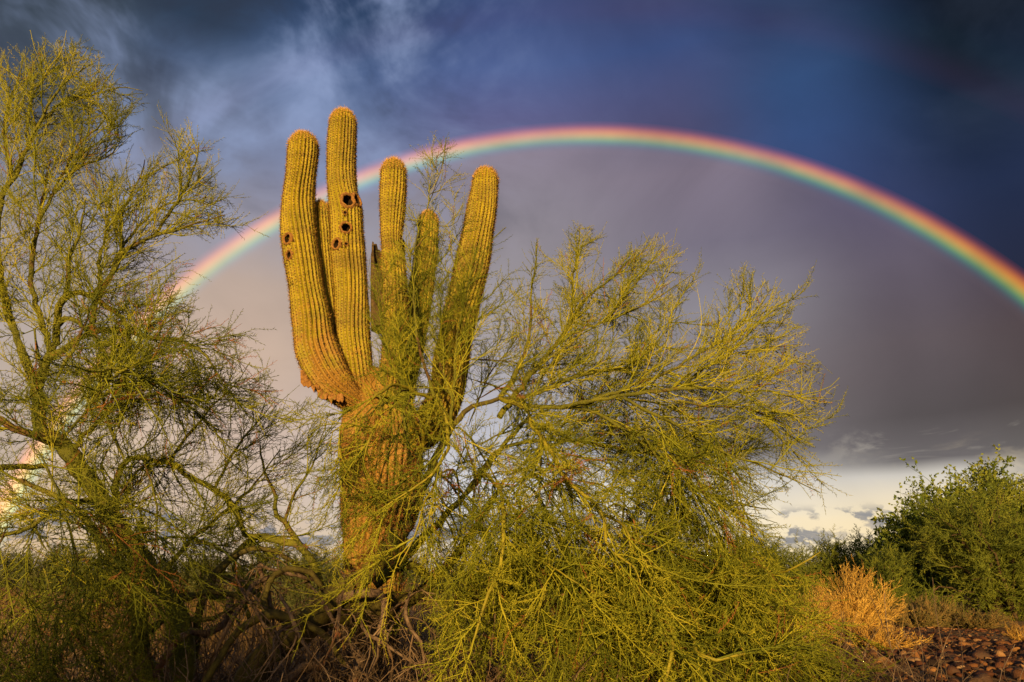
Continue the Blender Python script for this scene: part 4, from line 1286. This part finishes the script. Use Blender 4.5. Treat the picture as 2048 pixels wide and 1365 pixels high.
# big green masses on the right
BIG = bush('bushy_tree', 'dense dark green bushy tree at the right edge behind the stones', 'tree', gx(1995, 17.5), 17.5, 5.6, 3.5, 4.2, 'twig_dark', 44, 10, 7, None, 8, .55, 2.9, droop=.05, low=.2, fan=(0.05, 1.4))
bush('leafy_tree', 'broad-leaved green tree rising above the dark bushy tree at right', 'tree', gx(1985, 21.0), 21.0, 6.2, 4.35, 4.4, 'leaf', 50, 9, 7, .10, 9, .6, 2.6, fan=(0.2, 1.4))
bush('leafy_tree', 'green leafy bush between the golden bush and the dark bushy tree', 'tree', gx(1875, 20.0), 20.0, 3.6, 3.3, 3.0, 'leaf', 34, 8, 7, .12, 7, .45, 2.6, fan=(0.1, 1.4))
GS = bush('green_shrub', 'dark green shrub directly behind the golden dry bush', 'shrub', gx(1770, 17.0), 17.0, 2.6, 1.75, 2.2, 'twig_dark', 30, 8, 7, None, 8, .4, 2.6, low=.2, fan=(0.05, 1.4))
GF = bush('green_shrub', 'upright feathery green shrub under the small clouds', 'shrub', gx(1655, 24.0), 24.0, 3.0, 2.45, 2.4, 'twig_dark', 30, 9, 7, None, 8, .55, 3.2, fan=(0.3, 1.45))
bush('green_shrub', 'feathery green shrub just left of the leafy trees', 'shrub', gx(1735, 27.0), 27.0, 3.8, 2.7, 2.6, 'far', 30, 9, 7, None, 8, .45, 3.4, fan=(0.3, 1.45), like=(GF, (3.0, 2.45)))
bush('green_shrub', 'low green shrub at the right end of the broad tree skirt', 'shrub', gx(1560, 19.0), 19.0, 3.4, 1.9, 2.4, 'twig_dark', 30, 8, 7, None, 8, .6, 2.6, low=.2, fan=(0.05, 1.4), like=(GS, (2.6, 1.75)))
bush('green_shrub', 'grey-green shrub low on the horizon beside the broad tree', 'shrub', gx(1500, 30.0), 30.0, 6.0, 2.7, 3.0, 'far', 30, 8, 7, None, 8, .5, 3.6, fan=(0.1, 1.4), like=(GS, (2.6, 1.75)))
# golden bush: stiff upright brush
gb = on_ground(1704, 1284)


def golden(name, label, cat, x, y, w, h, n0, mat='gold', tint=.5, size=1.0, lean=0.15, n1=9, n2=4, like=None):
    z0 = float(ground_z(np.array(x), np.array(y)))
    root = thing(name, label, cat, (x, y, z0))
    if like is not None:
        src, (w0, h0) = like
        root.scale = (w / w0, w / w0, h / h0)
        root.rotation_euler.z = rng.uniform(-1.2, 1.2)
        c = src.children[0].copy()
        col.objects.link(c)
        c.parent = root
        return root
    ph = rng.uniform(0, 2 * math.pi, n0)
    rr = np.sqrt(rng.random(n0))
    d = np.stack([np.cos(ph) * rr * w / 2, np.sin(ph) * rr * w / 2, h * (1 - .55 * rr ** 2) * rng.uniform(.55, 1, n0)], 1) * .8
    d[:, 0] += lean * h
    K = 8
    u = np.linspace(0, 1, K)[None, :, None]
    P = d[:, None] * u + rng.normal(size=(n0, K, 3)) * .012
    P[:, :, 2] += (u[..., 0] * (1 - u[..., 0])) * -.12 * h
    P[:, :, 2] = np.maximum(P[:, :, 2], .01)
    Rd = np.full((n0, 1), .008 * size) * np.linspace(1, .3, K)[None]
    b = Bag()
    t0_ = np.clip(rng.normal(tint, .2, n0), .1, 1)
    b.tubes(P, Rd, 4, t0_)
    A, Ar, At = grow(P, Rd, t0_, n1, .25, 1, (.15 * h, .34 * h), (14, 54), .06, .10, 6, (.004 * size, .006 * size), jit=.15)
    b.tubes(A, Ar, 3, At)
    B_, Br, Bt = grow(A, Ar, At, n2, .15, 1, (.06 * h, .15 * h), (14, 38), .10, .05, 4, (.003 * size, .004 * size), jit=.12)
    b.tubes(B_, Br, 3, Bt)
    spurs(b, B_, Br, Bt, 4, (.025 * h, .06 * h), (15, 35), .003 * size)
    link('stems', b.mesh('stems'), M[mat], root, 'stuff').location = (0, 0, 0)
    return root


GB = golden('dry_bush', 'sunlit golden dry bush with stiff upright stems beside the stones', 'bush', gb[0] - .1, gb[1], 1.75, 1.42, 64, 'gold', .6, 1.4)
LG = golden('dry_bush', 'low golden brush sprawling onto the stones in front of the tall golden bush', 'bush', *on_ground(1745, 1305)[:2], 1.7, .5, 50, 'gold', .3, 1.3, .3)
TU = golden('dry_bush', 'small green and orange tuft right of the golden bush', 'bush', *on_ground(1828, 1258)[:2], 1.5, .75, 46, 'tuft', .5, 1.7)
golden('dry_bush', 'small orange-tipped tuft standing before the dark trees', 'bush', *on_ground(1862, 1256)[:2], 1.5, .85, 46, 'tuft', .75, 1.7, like=(TU, (1.5, .75)))
golden('dry_bush', 'round grey-brown dry tuft under the dark bushy tree', 'bush', *on_ground(1950, 1258)[:2], 1.7, .55, 46, 'tuft', .4, 1.7, like=(TU, (1.5, .75)))
golden('dry_bush', 'little orange tuft among the stones at the right edge', 'bush', *on_ground(2048, 1300)[:2], .7, .42, 20, 'gold', .3, 1.2, like=(LG, (1.7, .5)))
golden('dry_bush', 'dry brown brush lying over the stones by the tree skirt', 'bush', *on_ground(1690, 1340)[:2], 1.3, .3, 26, 'straw', .1, .55, .3)
golden('dry_bush', 'orange dry bush half hidden behind the tree skirt', 'bush', *on_ground(1590, 1290)[:2], 1.9, .95, 56, 'gold', .25, 1.4, like=(GB, (1.75, 1.42)))

# far shrubs seen through the gaps of the trees
proto = []
for i, (px, Y, w, h) in enumerate([(80, 26, 4, 2.2), (230, 30, 5, 2.6), (400, 24, 4, 1.9), (600, 17, 3.2, 1.75), (690, 26, 4, 2.3), (880, 28, 4.5, 2.0), (1010, 24, 4, 2.2), (1150, 30, 5, 2.4), (1290, 25, 4, 2.2), (1390, 32, 5, 2.4)]):
    o = bush('far_shrub', 'pale green desert shrub seen through gaps in the trees', 'shrub', gx(px, Y), Y, w, h, w * .7, 'far', 24, 8, 6, None, 7, .55, 3.4, group='far shrubs behind the trees', fan=(0.1, 1.4), low=.1, like=proto[i % 3] if i > 2 else None)
    proto.append((o, (w, h)))
for i in range(30):
    Y = rng.uniform(36, 75)
    px = -150 + 2350 * (i + rng.uniform(.1, .9)) / 30
    bush('far_shrub', 'distant desert shrub on the horizon behind the trees', 'shrub', gx(px, Y), Y, rng.uniform(5, 9), rng.uniform(2.0, 3.4), 5, group='distant shrubs on the horizon', like=proto[i % 3])
# shrubs added out of view behind the camera to shade the scene's foot
for i, (x, y, w, h) in enumerate([(-8.5, -6.5, 4.2, 2.3), (-5.6, -5.4, 3.8, 2.15), (-2.7, -5.8, 3.2, 2.75), (-6.8, -9, 5, 2.5), (1.6, -7.2, 5.2, 2.1)]):
    bush('shade_shrub', 'dense shrub added unseen behind the camera to cast shade', 'shrub', x, y, w, h, group='added shade shrubs behind the camera', like=(BIG, (5.6, 3.5)))


# ------------------------------------------------------------------ river stones
def icosphere(sub=2):
    import bmesh
    bm = bmesh.new()
    bmesh.ops.create_icosphere(bm, subdivisions=sub, radius=1)
    bm.verts.ensure_lookup_table()
    V = np.array([v.co[:] for v in bm.verts])
    F = np.array([[v.index for v in f.verts] for f in bm.faces])
    bm.free()
    return V, F


def stones():
    V, F = icosphere()
    tm, sm = [], []
    for i in range(32):
        if i == 16:
            F2, (V, F) = F, icosphere(1)
            tm, sm = [], tm
        k = rng.normal(size=(7, 3))
        s = 1 + sum(.09 * np.sin(V @ a * 1.7 + p) for a, p in zip(k, rng.uniform(0, 6, 7)))
        P = V * s[:, None]
        # a few worn flats
        for _ in range(3):
            nrm = unit(rng.normal(size=3))
            h = rng.uniform(.5, .8)
            dd = P @ nrm - h
            P = P - np.outer(np.maximum(dd, 0) * .85, nrm)
        tm.append(P * np.array([1.0, rng.uniform(.6, .85), rng.uniform(.38, .58)]))
    tm, sm, F, F1 = sm, tm, F2, F
    bed = link('pebble_bed', None or bed_mesh(), M['ground'])
    bed['kind'] = 'structure'
    n = 12000
    Y = rng.uniform(6.2, 17.5, n)
    X = rng.uniform(1.7, 9.5, n)
    lim = (X > 0.42 * Y - .25) & (X < .78 * Y + .4)
    X, Y = X[lim], Y[lim]
    n = len(X)
    size = np.clip(rng.lognormal(math.log(.036), .48, n), .016, .11)
    size = np.where(Y > 12.0, size * .62, size)
    z = ground_z(X, Y) + .012 + size * .12
    Xc = np.stack([X, Y, z - CAMH], 1)
    zc = Xc[:, 1] * math.cos(PITCH) + Xc[:, 2] * math.sin(PITCH)
    px = 1024 + FPX * X / zc
    py = 682.5 - FPX * (-Y * math.sin(PITCH) + Xc[:, 2] * math.cos(PITCH)) / zc
    vis = (px > 1700) & (px < 2070) & (py < 1385) & (py > 1240)
    score = np.where(vis, size / zc, 0)
    big = np.argsort(-score)[:300]
    meshes = []
    for i, P in enumerate(tm):
        me = make_mesh('stone', P, None, F)
        me.materials.append(M['stone'])
        meshes.append(me)
    for i in big:
        o = bpy.data.objects.new('stone', meshes[rng.integers(16)])
        col.objects.link(o)
        o.parent = bed
        o.location = (X[i], Y[i], z[i])
        o.scale = (size[i] * rng.uniform(.9, 1.3), size[i] * rng.uniform(.9, 1.2), size[i] * rng.uniform(.8, 1.2))
        o.rotation_euler = (rng.normal(0, .35), rng.normal(0, .35), rng.uniform(0, 6.28))
    rest = np.setdiff1d(np.arange(n), big)
    Vs, Fs, T_, off = [], [], [], 0
    for i in rest:
        a = rng.uniform(0, 6.28)
        ca, sa = math.cos(a), math.sin(a)
        P = sm[rng.integers(16)] * size[i]
        t1 = rng.normal(0, .3)
        P = np.stack([P[:, 0] * ca - P[:, 1] * sa, P[:, 0] * sa + P[:, 1] * ca, P[:, 2] + P[:, 0] * t1], 1) + np.array([X[i], Y[i], z[i]])
        Vs.append(P)
        Fs.append(F1 + off)
        off += len(P)
        T_.append(np.full(len(P), rng.random()))
    link('small_stones', make_mesh('small_stones', np.concatenate(Vs), None, np.concatenate(Fs), np.concatenate(T_)), M['stones'], bed, 'stuff')


def bed_mesh():
    X, Y = np.meshgrid(np.linspace(1.5, 16, 40), np.linspace(5, 18, 40))
    X = X * (Y / 12) ** .5
    Z = ground_z(X, Y) + .012
    idx = np.arange(1600).reshape(40, 40)
    q = np.stack([idx[:-1, :-1], idx[:-1, 1:], idx[1:, 1:], idx[1:, :-1]], -1)
    return make_mesh('pebble_bed', np.stack([X, Y, Z], -1), q)


stones()
